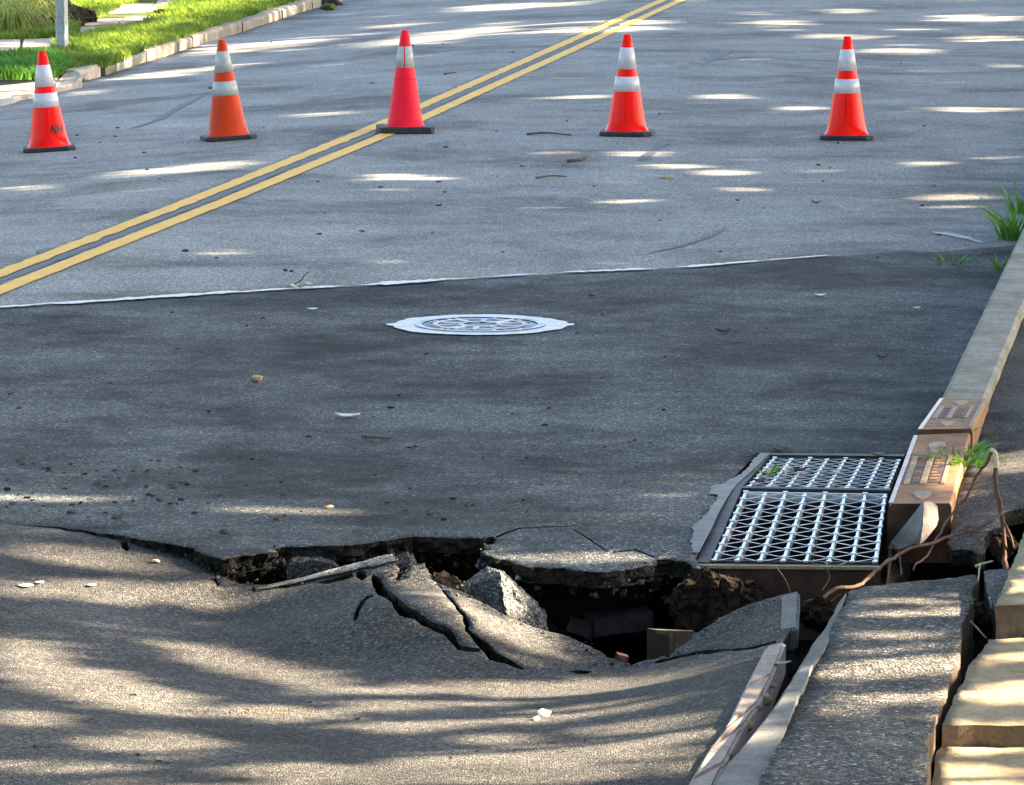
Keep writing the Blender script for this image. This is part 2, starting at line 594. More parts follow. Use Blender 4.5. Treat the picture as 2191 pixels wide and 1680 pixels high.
# ================================================================== LAYOUT (paving edges, read from the picture)
seam_px = [(0, 660), (300, 641), (600, 622), (850, 608), (1100, 592), (1400, 577), (1600, 563), (1780, 549), (2000, 540), (2150, 528)]
seam = [tuple(onroad(*p)[:2]) for p in seam_px]
u_, v_ = uv(*seam[0])
dirx, diry = seam[0][0] - seam[1][0], seam[0][1] - seam[1][1]
du, dv = uv(dirx, diry)
k_ = (V0 - 0.7 - v_) / dv
seamL = (seam[0][0] + dirx * k_, seam[0][1] + diry * k_)
VL = uv(*seamL)[1]

# far edge of the hole, on the level road
edge_px = [(0, 1121), (130, 1128), (200, 1138), (270, 1149), (380, 1168), (440, 1186), (482, 1199), (505, 1192), (590, 1181), (600, 1172), (660, 1170),
           (760, 1166), (830, 1158), (885, 1147), (945, 1150), (1035, 1152), (1058, 1146), (1048, 1163), (1034, 1180), (1060, 1189), (1150, 1197),
           (1250, 1199), (1340, 1196), (1400, 1188), (1425, 1180), (1470, 1184), (1500, 1196)]
edge = pxl(edge_px)

# catch basin corners: left and right, at its far end, its middle and its near end
gFL, gFR = on(1652, 975), on(1936, 978)
gML, gMR = on(1588, 1045), on(1906, 1050)
gNL, gNR = on(1512, 1205, -0.035), on(1884, 1209, -0.035)
# road-side edge of the right-hand kerb (its foot)
kerb_px = [(2010, 852), (2060, 740), (2150, 560), (2191, 480)]
kerbL = [on(p[0], p[1], 0.12) for p in kerb_px]
kd = (kerbL[-1] - kerbL[0]).normalized()
kerb_far = kerbL[-1] + kd * 95
kn = Vector((kd.y, -kd.x, 0)).normalized()
_e = (Vector(seam[-1]) - Vector(seam[-2])).normalized()
seam[-1] = tuple(Vector(seam[-1]) + _e * 0.2)
castA = [on(2010, 852, 0.12), on(2115, 852, 0.12), on(2081, 917, 0.135), on(1962, 919, 0.135)]    # FL FR NR NL
castB = [on(1954, 931, 0.12), on(2077, 926, 0.12), on(2036, 1077, 0.05), on(1899, 1078, 0.05)]


def sag(x, y):
    """slumped flake at the lip of the hole, and the dip round the basin"""
    c = on(1210, 1190)
    d = ((np.asarray(x) - c.x) / 0.36) ** 2 + ((np.asarray(y) - c.y) / 0.28) ** 2
    z = -0.014 * np.exp(-d * 1.2)
    lip = np.exp(-((np.asarray(x) - c.x) / 0.3) ** 4) * np.clip((on(1200, 1168).y - np.asarray(y)) / .3, 0, 1)
    z = z - 0.012 * lip * lip
    c2 = on(1500, 1205)
    d2 = ((np.asarray(x) - c2.x) / 0.35) ** 2 + ((np.asarray(y) - c2.y) / 0.4) ** 2
    return z - 0.03 * np.exp(-d2)


def patch_z(x, y):
    return road_z(x, y) + sag(x, y)


# sunken near paving: heights at picture points, z below or above the road
SUNK = [(0, 1127, 0), (130, 1133, -.003), (200, 1144, -.008), (270, 1158, -.015), (380, 1182, -.03), (445, 1206, -.04), (490, 1240, -.05), (515, 1250, -.06), (560, 1252, -.08),
        (600, 1250, -.07), (700, 1225, -.02), (780, 1205, .02), (843, 1190, .05), (877, 1212, .03), (934, 1246, 0), (1000, 1272, -.02), (1068, 1311, -.05),
        (1153, 1345, -.09), (1224, 1366, -.11), (1272, 1390, -.13), (1350, 1425, -.16), (1400, 1411, -.14), (1428, 1403, -.125), (1482, 1359, -.08), (1537, 1322, -.035),
        (1578, 1305, -.01), (1677, 1271, .03), (1710, 1264, .04), (1700, 1345, .01), (1660, 1420, 0), (1600, 1510, 0), (1550, 1590, 0), (1490, 1680, 0), (1440, 1760, 0),
        (1500, 1395, -.085), (1600, 1385, -.04), (0, 1250, -.03), (0, 1330, -.05), (0, 1420, -.05), (0, 1500, -.03), (0, 1600, 0), (0, 1700, 0), (250, 1220, -.045), (250, 1330, -.08),
        (250, 1450, -.06), (250, 1560, -.03), (250, 1700, 0), (500, 1310, -.11), (500, 1400, -.12), (500, 1480, -.09), (500, 1560, -.05), (500, 1700, 0), (700, 1300, -.055),
        (700, 1400, -.12), (700, 1480, -.10), (700, 1560, -.06), (700, 1700, 0), (850, 1290, .0), (850, 1380, -.09), (850, 1450, -.115), (950, 1340, -.04), (980, 1400, -.09),
        (1000, 1450, -.13), (1000, 1500, -.11), (1000, 1560, -.07), (1000, 1700, -.01), (1120, 1430, -.13), (1230, 1450, -.155), (1230, 1490, -.12), (1250, 1560, -.07),
        (1250, 1700, -.01), (1400, 1480, -.07), (1450, 1560, -.03), (1500, 1480, -.03), (-300, 1150, 0), (-300, 1300, -.01), (-300, 1500, 0), (-300, 1760, 0), (0, 1900, 0), (700, 1900, 0), (1400, 1900, 0)]
ctl = [tuple(on(*p)) for p in SUNK] + [(x, y, 0.0) for x in (-3.5, -1.5, 0.5) for y in (9, 6, 2, -3, -7)] + [(-3.5, y, 0.0) for y in (11, 13, 15)]
_sunk = tps(ctl)


def sunk_z(x, y):
    x, y = np.asarray(x, float), np.asarray(y, float)
    z = _sunk(x, y)
    w = np.clip((y - 8.5) / 1.5, 0, 1)
    return z * w


def onsunk(px, py):
    return on_surf(px, py, sunk_z, 9.0, 16.0)


def surf_z(x, y):
    """height of the paving at x, y (for placing things and for the trees' gaps)"""
    x, y = np.asarray(x, float), np.asarray(y, float)
    near = y < np.interp(x, [p[0] for p in edge], [p[1] for p in edge]) - 0.02
    return np.where(near & (x > -2.4) & (x < 0.8) & (y > 8), sunk_z(x, y), patch_z(x, y))


# ================================================================== SETTING
# ground: one sheet to the horizon, dug out under the collapsed paving
def ground_z(x, y):
    x, y = np.asarray(x, float), np.asarray(y, float)
    v = x * cA - y * sA
    z = -0.19 + 0 * x
    z = z - TILT * np.clip(V0 - v, 0, 3.4)
    work = np.clip(1.6 - np.maximum(np.abs(x - 0.3) / 2.6, np.abs(y - 13.0) / 3.4), 0, 0.6) / 0.6
    z = z - 0.28 * work
    pit = np.maximum(np.abs(x - 0.42) / 1.05, np.abs(y - 14.2) / 1.05)
    pit = np.clip((1.12 - pit) / 0.3, 0, 1)
    return z - 0.85 * pit * pit * (3 - 2 * pit)


def axis(lo, hi, c0, c1, fine):
    a = list(np.arange(c0, c1, fine))
    s = fine
    x = c1
    while x < hi:
        a.append(x)
        s *= 1.35
        x += s
    a.append(hi)
    s, x = fine, c0
    while x > lo:
        s *= 1.35
        x -= s
        a.append(max(x, lo))
    return np.array(sorted(set(np.round(a, 4))))


gx, gy = axis(-600, 600, -3.2, 3.6, 0.07), axis(-300, 900, 9.0, 17.2, 0.07)
GX, GY = np.meshgrid(gx, gy)
GZ = ground_z(GX, GY)
fine = (GX > -3) & (GX < 3.4) & (GY > 9.2) & (GY < 17)
for j, i in np.argwhere(fine):
    GZ[j, i] += 0.05 * mnoise.noise((GX[j, i] * 3, GY[j, i] * 3, 0)) + 0.035 * mnoise.noise((GX[j, i] * 9, GY[j, i] * 9, 7))
nx_, ny_ = len(gx), len(gy)
gv = np.stack([GX.ravel(), GY.ravel(), GZ.ravel()], 1)
gf = [(j * nx_ + i, j * nx_ + i + 1, (j + 1) * nx_ + i + 1, (j + 1) * nx_ + i) for j in range(ny_ - 1) for i in range(nx_ - 1)]
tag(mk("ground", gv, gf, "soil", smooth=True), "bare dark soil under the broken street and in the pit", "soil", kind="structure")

# left kerb line, from its foot
left_px = [(-60, 243), (0, 226), (38, 216), (71, 206), (119, 194), (166, 178), (214, 165), (244, 155), (312, 133), (351, 122), (380, 111), (410, 101), (517, 69), (603, 40), (633, 30), (668, 20), (722, 4), (800, -21), (900, -52)]
leftk = [onroad(*p) for p in left_px]
ld = (leftk[-1] - leftk[-5]).normalized()
left_far = leftk[-1] + ld * 90
ldn = (leftk[1] - leftk[3]).normalized()
left_near = leftk[0] + Vector((ldn.x, ldn.y, 0)) * 40

# old road surface: both lanes beyond the seam, and the far lane alongside the patch
vs = lambda Y: xy(uv(0, 0)[0], 0)
line_near = xy((-8 + VL * sA) / cA, VL)
right_foot = [tuple((kerb_far + kn * .1)[:2])] + [tuple((k + kn * .1)[:2]) for k in reversed(kerbL) if k.y > seam[-1][1] + 0.2]
old = [tuple(left_far[:2])] + right_foot + [seam[-1]] + rough_line(list(reversed(seam)), 0.008, 0.12)[1:] + [seamL, line_near, (left_near.x, -8)] + [tuple(p[:2]) for p in [left_near] + leftk]
sheet("road", old, [], road_z, 0.12, 1.1, "asphalt_old", "asphalt_edge", extra=[(-7, 5, 18, 52, 0.35)])
tag(bpy.data.objects["road"], "lighter grey weathered asphalt road behind the white seam", "road", kind="structure")

# dark patch between the seam and the hole
e_rough = rough_line(edge[1:], 0.024, 0.016)
vl_at = lambda Y: xy((Y + VL * sA) / cA, VL)[0]
patch_out = [seamL] + rough_line(seam, 0.008, 0.12)[:-1] + [seam[-1]] + [tuple((k + kn * .1)[:2]) for k in reversed(kerbL) if k.y < seam[-1][1] - 0.2] + \
            [tuple(castA[3][:2]), (gFR.x + 0.035, gFR.y + 0.06), (gFL.x - 0.05, gFL.y + 0.06), (gML.x - 0.065, gML.y), (gNL.x - 0.035, gNL.y + 0.02)] + \
            list(reversed(e_rough)) + [edge[0], (vl_at(edge[0][1]), edge[0][1])]
pcr = [pxl([(1060, 1147), (1085, 1137), (1110, 1130), (1180, 1126), (1240, 1124), (1240, 1125), (1180, 1127.5), (1111, 1132), (1088, 1140), (1063, 1151)]), pxl([(1226, 1131), (1262, 1150), (1300, 1170), (1298, 1171), (1260, 1152), (1224, 1132)]), pxl([(1310, 1170), (1360, 1166), (1400, 1176), (1399, 1178), (1359, 1168.5), (1311, 1172)])]
sheet("asphalt_patch", patch_out, pcr, patch_z, 0.05, 0.3, "asphalt_new", "asphalt_edge", extra=[(-1.2, 0.75, 14.0, 15.3, 0.035), (-2.2, 1.0, 15.3, 17.0, 0.1)], relief=0.002, under=.75)
tag(bpy.data.objects["asphalt_patch"], "darker newer asphalt between the white seam and the hole", "road", kind="structure")

# sunken near paving with its buckled fold
zz2 = lambda p: (434.8 + .2835 * p[0], 1087 + .2835 * p[1])
zz3 = lambda p: (931.7 + .34 * p[0], 1087 + .34 * p[1])
crack1 = [zz2(p) for p in [(1275, 500), (1310, 510), (1350, 560), (1430, 640), (1500, 700), (1560, 760), (1640, 800), (1740, 860), (1850, 910), (1900, 960), (1940, 1040), (2000, 1052), (2090, 1062),
                            (2090, 1085), (1990, 1082), (1920, 1070), (1860, 1010), (1820, 960), (1700, 900), (1600, 840), (1480, 812), (1440, 760), (1400, 700), (1320, 662), (1285, 600)]]
crack2 = [zz3(p) for p in [(185, 740), (240, 790), (330, 850), (380, 910), (480, 962), (560, 1014), (548, 1020), (450, 984), (338, 954), (300, 905), (235, 825), (185, 775)]]
crack3 = [zz2(p) for p in [(1760, 560), (1830, 635), (1880, 690), (1935, 765), (1985, 820), (2010, 885), (2000, 925), (1975, 890), (1960, 820), (1905, 760), (1850, 690), (1800, 625)]]
crack4 = [zz2(p) for p in [(1285, 655), (1230, 660), (1180, 710), (1150, 780), (1140, 850), (1152, 852), (1175, 790), (1215, 720), (1250, 682), (1285, 672)]]
crack9 = [zz2(p) for p in [(850, 566), (960, 536), (1080, 502), (1125, 492), (1135, 520), (1050, 545), (930, 574)]]
crack10 = [zz2(p) for p in [(1150, 490), (1190, 470), (1235, 480), (1240, 520), (1195, 550), (1155, 530)]]
crack5 = [zz3(p) for p in [(840, 1025), (900, 1020), (985, 1030), (960, 1044), (880, 1042)]]
crack6 = [(1400, 1416), (1450, 1403), (1500, 1394), (1560, 1389), (1610, 1384), (1660, 1371), (1662, 1375), (1610, 1389), (1560, 1394), (1500, 1400), (1450, 1409), (1402, 1420)]
crack7 = [(258, 1161), (272, 1160), (278, 1174), (272, 1180), (262, 1174)]
crack8 = [(455, 1238), (462, 1236), (470, 1252), (464, 1256)]


def on_poly(poly):
    return rough_line([tuple(onsunk(*p)[:2]) for p in poly + [poly[0]]], 0.006, 0.02)[:-1]


sunk_edge = [(130, 1133, -.003), (200, 1144, -.008), (270, 1158, -.015), (380, 1182, -.03), (445, 1206, -.04), (490, 1240, -.05), (515, 1250, -.06), (560, 1252, -.08), (600, 1250, -.07), (650, 1238, -.045), (700, 1225, -.02),
             (780, 1205, .02), (843, 1190, .05), (850, 1206, .046), (847, 1222, .035), (862, 1216, .035), (882, 1210, .03), (911, 1214, .02), (934, 1246, 0), (1000, 1272, -.02), (1068, 1311, -.05), (1153, 1345, -.09), (1224, 1366, -.11), (1272, 1390, -.13),
             (1350, 1425, -.16), (1400, 1411, -.14), (1428, 1403, -.125), (1482, 1359, -.08), (1537, 1322, -.035), (1578, 1305, -.01), (1677, 1271, .03), (1708, 1264, .04),
             (1706, 1300, .02), (1690, 1345, .01), (1650, 1420, 0), (1595, 1505, 0), (1545, 1585, 0), (1485, 1680, 0), (1440, 1760, 0), (1400, 1850, 0)]
se = rough_line([tuple(on(*p)[:2]) for p in sunk_edge[:31]], 0.013, 0.018) + [tuple(on(*p)[:2]) for p in sunk_edge[31:]]
far_l = (vl_at(edge[0][1]), edge[0][1])
lastx, lasty = se[-1]
sunk_out = [far_l, edge[0]] + se + [(lastx - 0.7, 5.0), (lastx - 2.2, -8), (vl_at(-8), -8)]
SUNKO = sheet("sunken_pavement", sunk_out, [on_poly(c) for c in (crack1, crack2, crack3, crack4, crack5, crack6, crack7, crack8, crack9, crack10)], sunk_z, 0.07, 0.4, "asphalt_rough", "asphalt_edge",
              extra=[(-2.0, 1.3, 10.3, 14.6, 0.05), (-0.6, 0.55, 12.7, 14.4, 0.03)], relief=0.003, under=.5)
tag(SUNKO, "sagging sunlit asphalt in the foreground, buckled into a cracked fold at the hole", "road", kind="structure")


# pale broken-off edge riding on the crest of the fold
ce_top = [(545, 1264), (600, 1250.5), (700, 1225.5), (780, 1205.5), (840, 1191)]
ce_bot = [(846, 1205), (800, 1217), (740, 1229), (660, 1246), (600, 1258), (548, 1268)]
ceo = rough_line([tuple(onsunk(px_, py_)[:2]) for px_, py_ in ce_top + ce_bot + ce_top[:1]], .004, .02)[:-1]
tag(sheet("slab_edge", ceo, [], lambda x, y: sunk_z(x, y) + .008, .02, .03, "asphalt_grey", "asphalt_edge", relief=.002), "narrow pale broken slab edge along the crest of the fold", "asphalt slab")

# ------------------------------------------------------------------ markings and sealant (thin sheets on the road)
def ribbon(name, left, right, mat, lift, zf=road_z, parent=None, thick=0.0):
    n = len(left)
    v = []
    for a, b in zip(left, right):
        for q in (a, b):
            v.append((q[0], q[1], float(zf(np.array([q[0]]), np.array([q[1]]))[0]) + lift))
    f = [(2 * i, 2 * i + 1, 2 * i + 3, 2 * i + 2) for i in range(n - 1)]
    return mk(name, v, f, mat, parent)


V0f = lambda u: float(np.interp(u, [18, 21.6, 26, 31.4, 40, 51, 90], [-5.66, -5.6, -5.5, -5.43, -5.46, -5.51, -5.55]))
us = np.arange(19.0, 130, 0.11)
for k, (off, lab) in enumerate(((-0.105, "upper yellow centre line, its paint cracked and ragged"), (0.105, "lower yellow centre line with cleaner edges"))):
    jit = 0.016 if k == 0 else 0.007
    L, R = [], []
    for u in us:
        L.append(xy(u, V0f(u) + off - 0.053 + jit * mnoise.noise((u * 5, 0, k * 9.0))))
        R.append(xy(u, V0f(u) + off + 0.053 + jit * 1.3 * mnoise.noise((u * 4, 7, k * 9.0))))
    tag(ribbon("centre_line", L, R, "yellow_paint", 0.006), lab, "road marking", "double yellow line")
# dark tar bleeding along the upper line
L, R = [], []
for u in np.arange(19.5, 60, 0.09):
    L.append(xy(u, V0f(u) - 0.16 - 0.1 * max(0, mnoise.noise((u * 3, 3, 1)) + 0.25 + .4 * mnoise.noise((u * 13, 3, 1)))))
    R.append(xy(u, V0f(u) + 0.02 + 0.03 * mnoise.noise((u * 4, 5, 1)) + 0.02 * mnoise.noise((u * 17, 5, 1))))
tag(ribbon("tar_line", L, R, "tar_crack", 0.003), "dark ragged tar along the upper yellow line", "tar seal", kind="structure")

# white glaring sealant along the seam
L, R = [], []
sl = [onroad(*p) for p in seam_px[:8]]
sl = spline([Vector((seamL[0], seamL[1], 0))] + [Vector((p.x, p.y, 0)) for p in sl], 90)
for k, p in enumerate(sl):
    t_ = k / len(sl)
    w = 0.06 * (1 - 0.35 * t_) * (0.6 + 0.7 * abs(mnoise.noise((p.x * 2.2, p.y * 2.2, 2)) + 0.5))
    if t_ > 0.4:
        w *= max(0.03, min(1, 0.95 + 3.0 * mnoise.noise((p.x * 3.3, 3.0, 8))))
    if t_ > 0.93:
        w *= (1 - t_) / 0.07
    o = 0.05 * mnoise.noise((p.x * 1.7, 2.0, 3))
    e1 = .045 * mnoise.noise((p.x * 9, 1.0, 5)) + .03 * mnoise.noise((p.x * 31, 1.0, 5))
    e2 = .04 * mnoise.noise((p.x * 8, 6.0, 5)) + .03 * mnoise.noise((p.x * 27, 6.0, 5))
    fade = min(1, w / .04)
    L.append((p.x, p.y + o + w + e1 * fade))
    R.append((p.x, p.y + o - w * 0.8 + e2 * fade))
tag(ribbon("seam_seal", L, R, "tar_seal", 0.008), "shiny pale sealant strip along the edge of the dark patch", "tar seal", kind="structure")


def tar_strip(pxs, w, name, lab, lift=0.004, mat="tar_crack", zf=road_z):
    pts = spline([onroad(*p) for p in pxs], 8)
    L, R = [], []
    for k, p in enumerate(pts):
        d = (pts[min(k + 1, len(pts) - 1)] - pts[max(k - 1, 0)]).normalized()
        q = Vector((d.y, -d.x, 0))
        ww = w * (0.5 + abs(mnoise.noise((p.x * 4, p.y * 4, 1))) * 1.6) * min(1, 0.15 + 4 * min(k, len(pts) - 1 - k) / len(pts))
        L.append(p - q * ww)
        R.append(p + q * ww)
    tag(ribbon(name, L, R, mat, lift, zf), lab, "tar seal", kind="structure")


tar_strip([(280, 276), (335, 258), (380, 232), (440, 203)], 0.035, "tar_strip", "thin dark crack line in the far lane between two cones")
tar_strip([(1512, 134), (1530, 123), (1563, 105)], 0.05, "tar_strip", "short dark tar mark near the top of the right lane")
tar_strip([(1372, 346), (1400, 322), (1438, 298)], 0.03, "tar_strip", "faint dark crack below the fourth cone")
tar_strip([(1380, 545), (1480, 520), (1530, 500), (1555, 485)], 0.022, "tar_strip", "blurred dark tar streak just above the seam", mat="tar_stain")
tar_strip([(1995, 497), (2040, 504), (2080, 514), (2105, 522)], 0.03, "chalk_arc", "pale blue paint arc by the right kerb weeds", mat="chalk_white")

# ------------------------------------------------------------------ right kerb beyond the castings
kerb = thing("kerb", "mossy grey concrete kerb running up the right side", "kerb", tuple(kerbL[0][:2]) + (0,), kind="structure")
ends = [kerbL[0] + (kerb_far - kerbL[0]) * 0] + [kerbL[0] + kd * d for d in (3.05, 6.1, 9.15, 12.2, 40, 95)]
kn = Vector((kd.y, -kd.x, 0)).normalized()


def block(a, b, width, height, depth, side, name, mat, parent, n=14, wob=0.004, r=0.022):
    """a kerb stone with a rounded road-side edge from a to b (top road-side edge), side = unit vector across"""
    prof = [(0, -depth), (0, -r), (r * 0.3, -r * 0.3), (r, 0), (width - r * 0.7, 0.0), (width, -r * 0.7), (width, -depth)]
    v, f = [], []
    for i in range(n + 1):
        p = a + (b - a) * (i / n)
        for (o, h) in prof:
            q = p + side * o + Vector((0, 0, h))
            e = wob * mnoise.noise((q.x * 5, q.y * 5, q.z * 5 + 3))
            v.append(q + side * e + Vector((0, 0, e * 0.8)))
    m = len(prof)
    for i in range(n):
        for k in range(m - 1):
            f.append((i * m + k, i * m + k + 1, (i + 1) * m + k + 1, (i + 1) * m + k))
    f += [tuple(range(m)), tuple(n * m + k for k in range(m - 1, -1, -1))]
    return mk(name, v, f, mat, parent)


for a, b in zip(ends[:-1], ends[1:]):
    block(a + kd * 0.006, b - kd * 0.006, 0.175, 0.12, 0.26, kn, "kerb_stone", "concrete_mossy", kerb, 40)

# asphalt footway behind the right kerb, breaking off at the hole
foot_px = [(2120, 848, .06), (2084, 917, .06), (2079, 930, .05), (2062, 1010, .03), (2044, 1066, .02), (2038, 1076, .01), (2036, 1120, -.02), (2030, 1150, -.05), (2036, 1176, -.06),
           (2080, 1178, -.06), (2092, 1186, -.06), (2108, 1180, -.055), (2110, 1146, -.03), (2138, 1130, -.02), (2146, 1099, .0), (2191, 1087, .01), (2320, 1080, .02)]
fz = tps([tuple(on(*p)) for p in foot_px] + [(x, y, 0.06) for x in (1.7, 2.6, 4.0, 6.0) for y in (17.5, 21, 26)] + [tuple(on(2100, 1120, .0)), tuple(on(2191, 1000, .05)), tuple(on(2120, 1000, .04)), (5, 15.2, .05)])
foot_z = lambda x, y: np.where(np.asarray(y) > 19, 0.06, fz(x, y))
ko = [kerbL[0] + kn * 0.178, kerb_far + kn * 0.178]
fo = rough_line([tuple(on(*p)[:2]) for p in foot_px], 0.012, 0.025) + [(5.5, 14.6), (8, 30), tuple((ko[1] + kn * 6)[:2]), tuple(ko[1][:2]), tuple(ko[0][:2])]
tag(sheet("footway", fo, [], foot_z, 0.05, 0.6, "asphalt_rough", "asphalt_edge", extra=[(1.3, 2.4, 14.2, 16.6, 0.04)], relief=0.006),
    "rough dark asphalt footway behind the right kerb, crumbling at the hole", "footway", kind="structure")

# ------------------------------------------------------------------ left verge, kerb, apron, paving
CT = 0.11
lkerb = thing("kerb", "tan worn kerb stones edging the grass on the left", "kerb", tuple(leftk[6]), kind="structure")
side_l = Vector((-cA, sA, 0))


def lk(px):
    for i in range(len(left_px) - 1):
        if left_px[i][0] <= px <= left_px[i + 1][0]:
            t_ = (px - left_px[i][0]) / (left_px[i + 1][0] - left_px[i][0])
            return leftk[i].lerp(leftk[i + 1], t_)
    return leftk[-1]


for k, (a, b, m) in enumerate([(168, 216, "curb_pale"), (224, 246, "curb_tan"), (248, 314, "concrete_mossy"), (315, 354, "curb_tan"), (356, 381, "curb_tan"), (383, 411, "curb_tan"), (413, 518, "curb_tan"),
                               (520, 604, "curb_tan"), (606, 634, "concrete_mossy"), (636, 669, "curb_tan"), (671, 722, "curb_tan"), (724, 800, "curb_tan"), (802, 900, "curb_tan")]):
    A, Bq = lk(a), lk(b)
    up = Vector((0, 0, CT + 0.006 * math.sin(k * 2.3)))
    block(A + up + side_l * 0.005 * math.sin(k * 5.1), Bq + up + side_l * 0.006 * math.sin(k * 3.7), 0.16 + (0.1 if k == 0 else 0), CT, 0.26, side_l, "kerb_stone", m, lkerb, 10, 0.012, 0.03)
block(leftk[-1] + Vector((0, 0, CT)), left_far + Vector((0, 0, CT)), 0.16, CT, 0.26, side_l, "kerb_stone", "curb_tan", lkerb, 60, 0.012, 0.03)

VZ = float(np.mean([p.z for p in leftk[6:14]])) + CT - 0.015


def verge_z(x, y):
    x, y = np.asarray(x, float), np.asarray(y, float)
    v = x * cA - y * sA
    lat = np.clip(np.interp(uv(0, 0)[0] + x * sA + y * cA, [uv(p.x, p.y)[0] for p in leftk], [uv(p.x, p.y)[1] for p in leftk]) - v, 0, 12)
    base = np.interp(x * sA + y * cA, [uv(p.x, p.y)[0] for p in leftk], [p.z for p in leftk])
    return base + CT - 0.02 + 0.018 * lat


kb = [p + side_l * 0.15 for p in leftk[5:]]
vo = [tuple(p[:2]) for p in kb] + [tuple((left_far + side_l * 0.15)[:2]), tuple((left_far + side_l * 14)[:2]), tuple((leftk[0] + side_l * 22 + ldn * 25)[:2]), tuple((leftk[0] + side_l * 4.0 + ldn * 25)[:2]), tuple((leftk[5] + side_l * 1.4)[:2])]
tag(sheet("verge", vo, [], verge_z, 0.2, 1.0, "verge_soil", "soil", extra=[(-7, 0, 36, 60, 0.3)]), "earth of the grass verge behind the left kerb", "verge", kind="structure")


def onverge(px, py):
    return on_surf(px, py, verge_z, 20, 200)


# concrete apron pieces at the driveway, each a slab
apron = thing("driveway_apron", "pale concrete driveway apron at the left edge behind the first cone", "driveway", tuple(leftk[2]), kind="structure")
def quad_slab(pts, thick, name, mat, parent, wob=0.0):
    v = [Vector(p) for p in pts] + [Vector(p) - Vector((0, 0, thick)) for p in pts]
    n = len(pts)
    f = [tuple(range(n - 1, -1, -1)), tuple(range(n, 2 * n))] + [(i, (i + 1) % n, n + (i + 1) % n, n + i) for i in range(n)]
    o = mk(name, v, f, mat, parent)
    b = bmesh.new(); b.from_mesh(o.data)
    bmesh.ops.recalc_face_normals(b, faces=b.faces)
    bmesh.ops.bevel(b, geom=list(b.edges), offset=min(0.008, thick * 0.3), segments=2, affect='EDGES', clamp_overlap=True)
    b.to_mesh(o.data); b.free()
    return o


rz = lambda p, h: Vector((p.x, p.y, float(road_z(np.array([p.x]), np.array([p.y]))[0]) + h))
ap = lambda px, py, h: (lambda q: Vector((q.x, q.y, q.z)))(on_surf(px, py, lambda x, y: road_z(x, y) + h, 20, 200))
quad_slab([ap(-60, 206, .05), ap(20, 199, .05), ap(70, 190, .06), ap(116, 178, .07), ap(128, 158, .09), ap(-60, 150, .1)], 0.15, "slab", "curb_pale", apron)
quad_slab([ap(22, 209, .04), ap(72, 201, .04), ap(113, 190, .05), ap(114, 181, .055), ap(72, 194, .045), ap(24, 203, .045)], 0.15, "slab", "curb_pale", apron)
quad_slab([ap(-60, 232, .02), ap(0, 223, .02), ap(36, 212, .03), ap(18, 209, .035), ap(-60, 222, .03)], 0.15, "slab", "concrete", apron)
quad_slab([ap(118, 192, .03), ap(160, 176, .06), ap(176, 163, .1), ap(168, 152, .11), ap(140, 154, .1), ap(118, 178, .06)], 0.2, "slab", "curb_pale", apron)

# old paving stones of the left footpath, showing through grass
path = thing("footpath", "old pinkish paving stones half covered by grass at upper left", "footpath", tuple(onverge(60, 110)), kind="structure")
vq = lambda px, py, h=0.02: onverge(px, py) + Vector((0, 0, h))
for pts in [[(-40, 112), (40, 108), (44, 88), (-40, 90)], [(46, 108), (118, 103), (116, 86), (50, 88)], [(-40, 134), (30, 127), (38, 112), (-40, 115)], [(33, 126), (100, 116), (104, 106), (42, 110)],
            [(170, 74), (226, 68), (236, 58), (172, 62)], [(180, 55), (250, 52), (262, 42), (196, 45)], [(255, 51), (320, 48), (326, 36), (266, 41)], [(232, 30), (310, 26), (330, 10), (250, 14)],
            [(315, 25), (392, 18), (396, 4), (334, 10)], [(335, 7), (450, 2), (470, -14), (350, -10)], [(228, 68), (286, 62), (300, 54), (240, 57)]]:
    quad_slab([vq(*p) for p in pts], 0.06, "paving_stone", "paver", path)

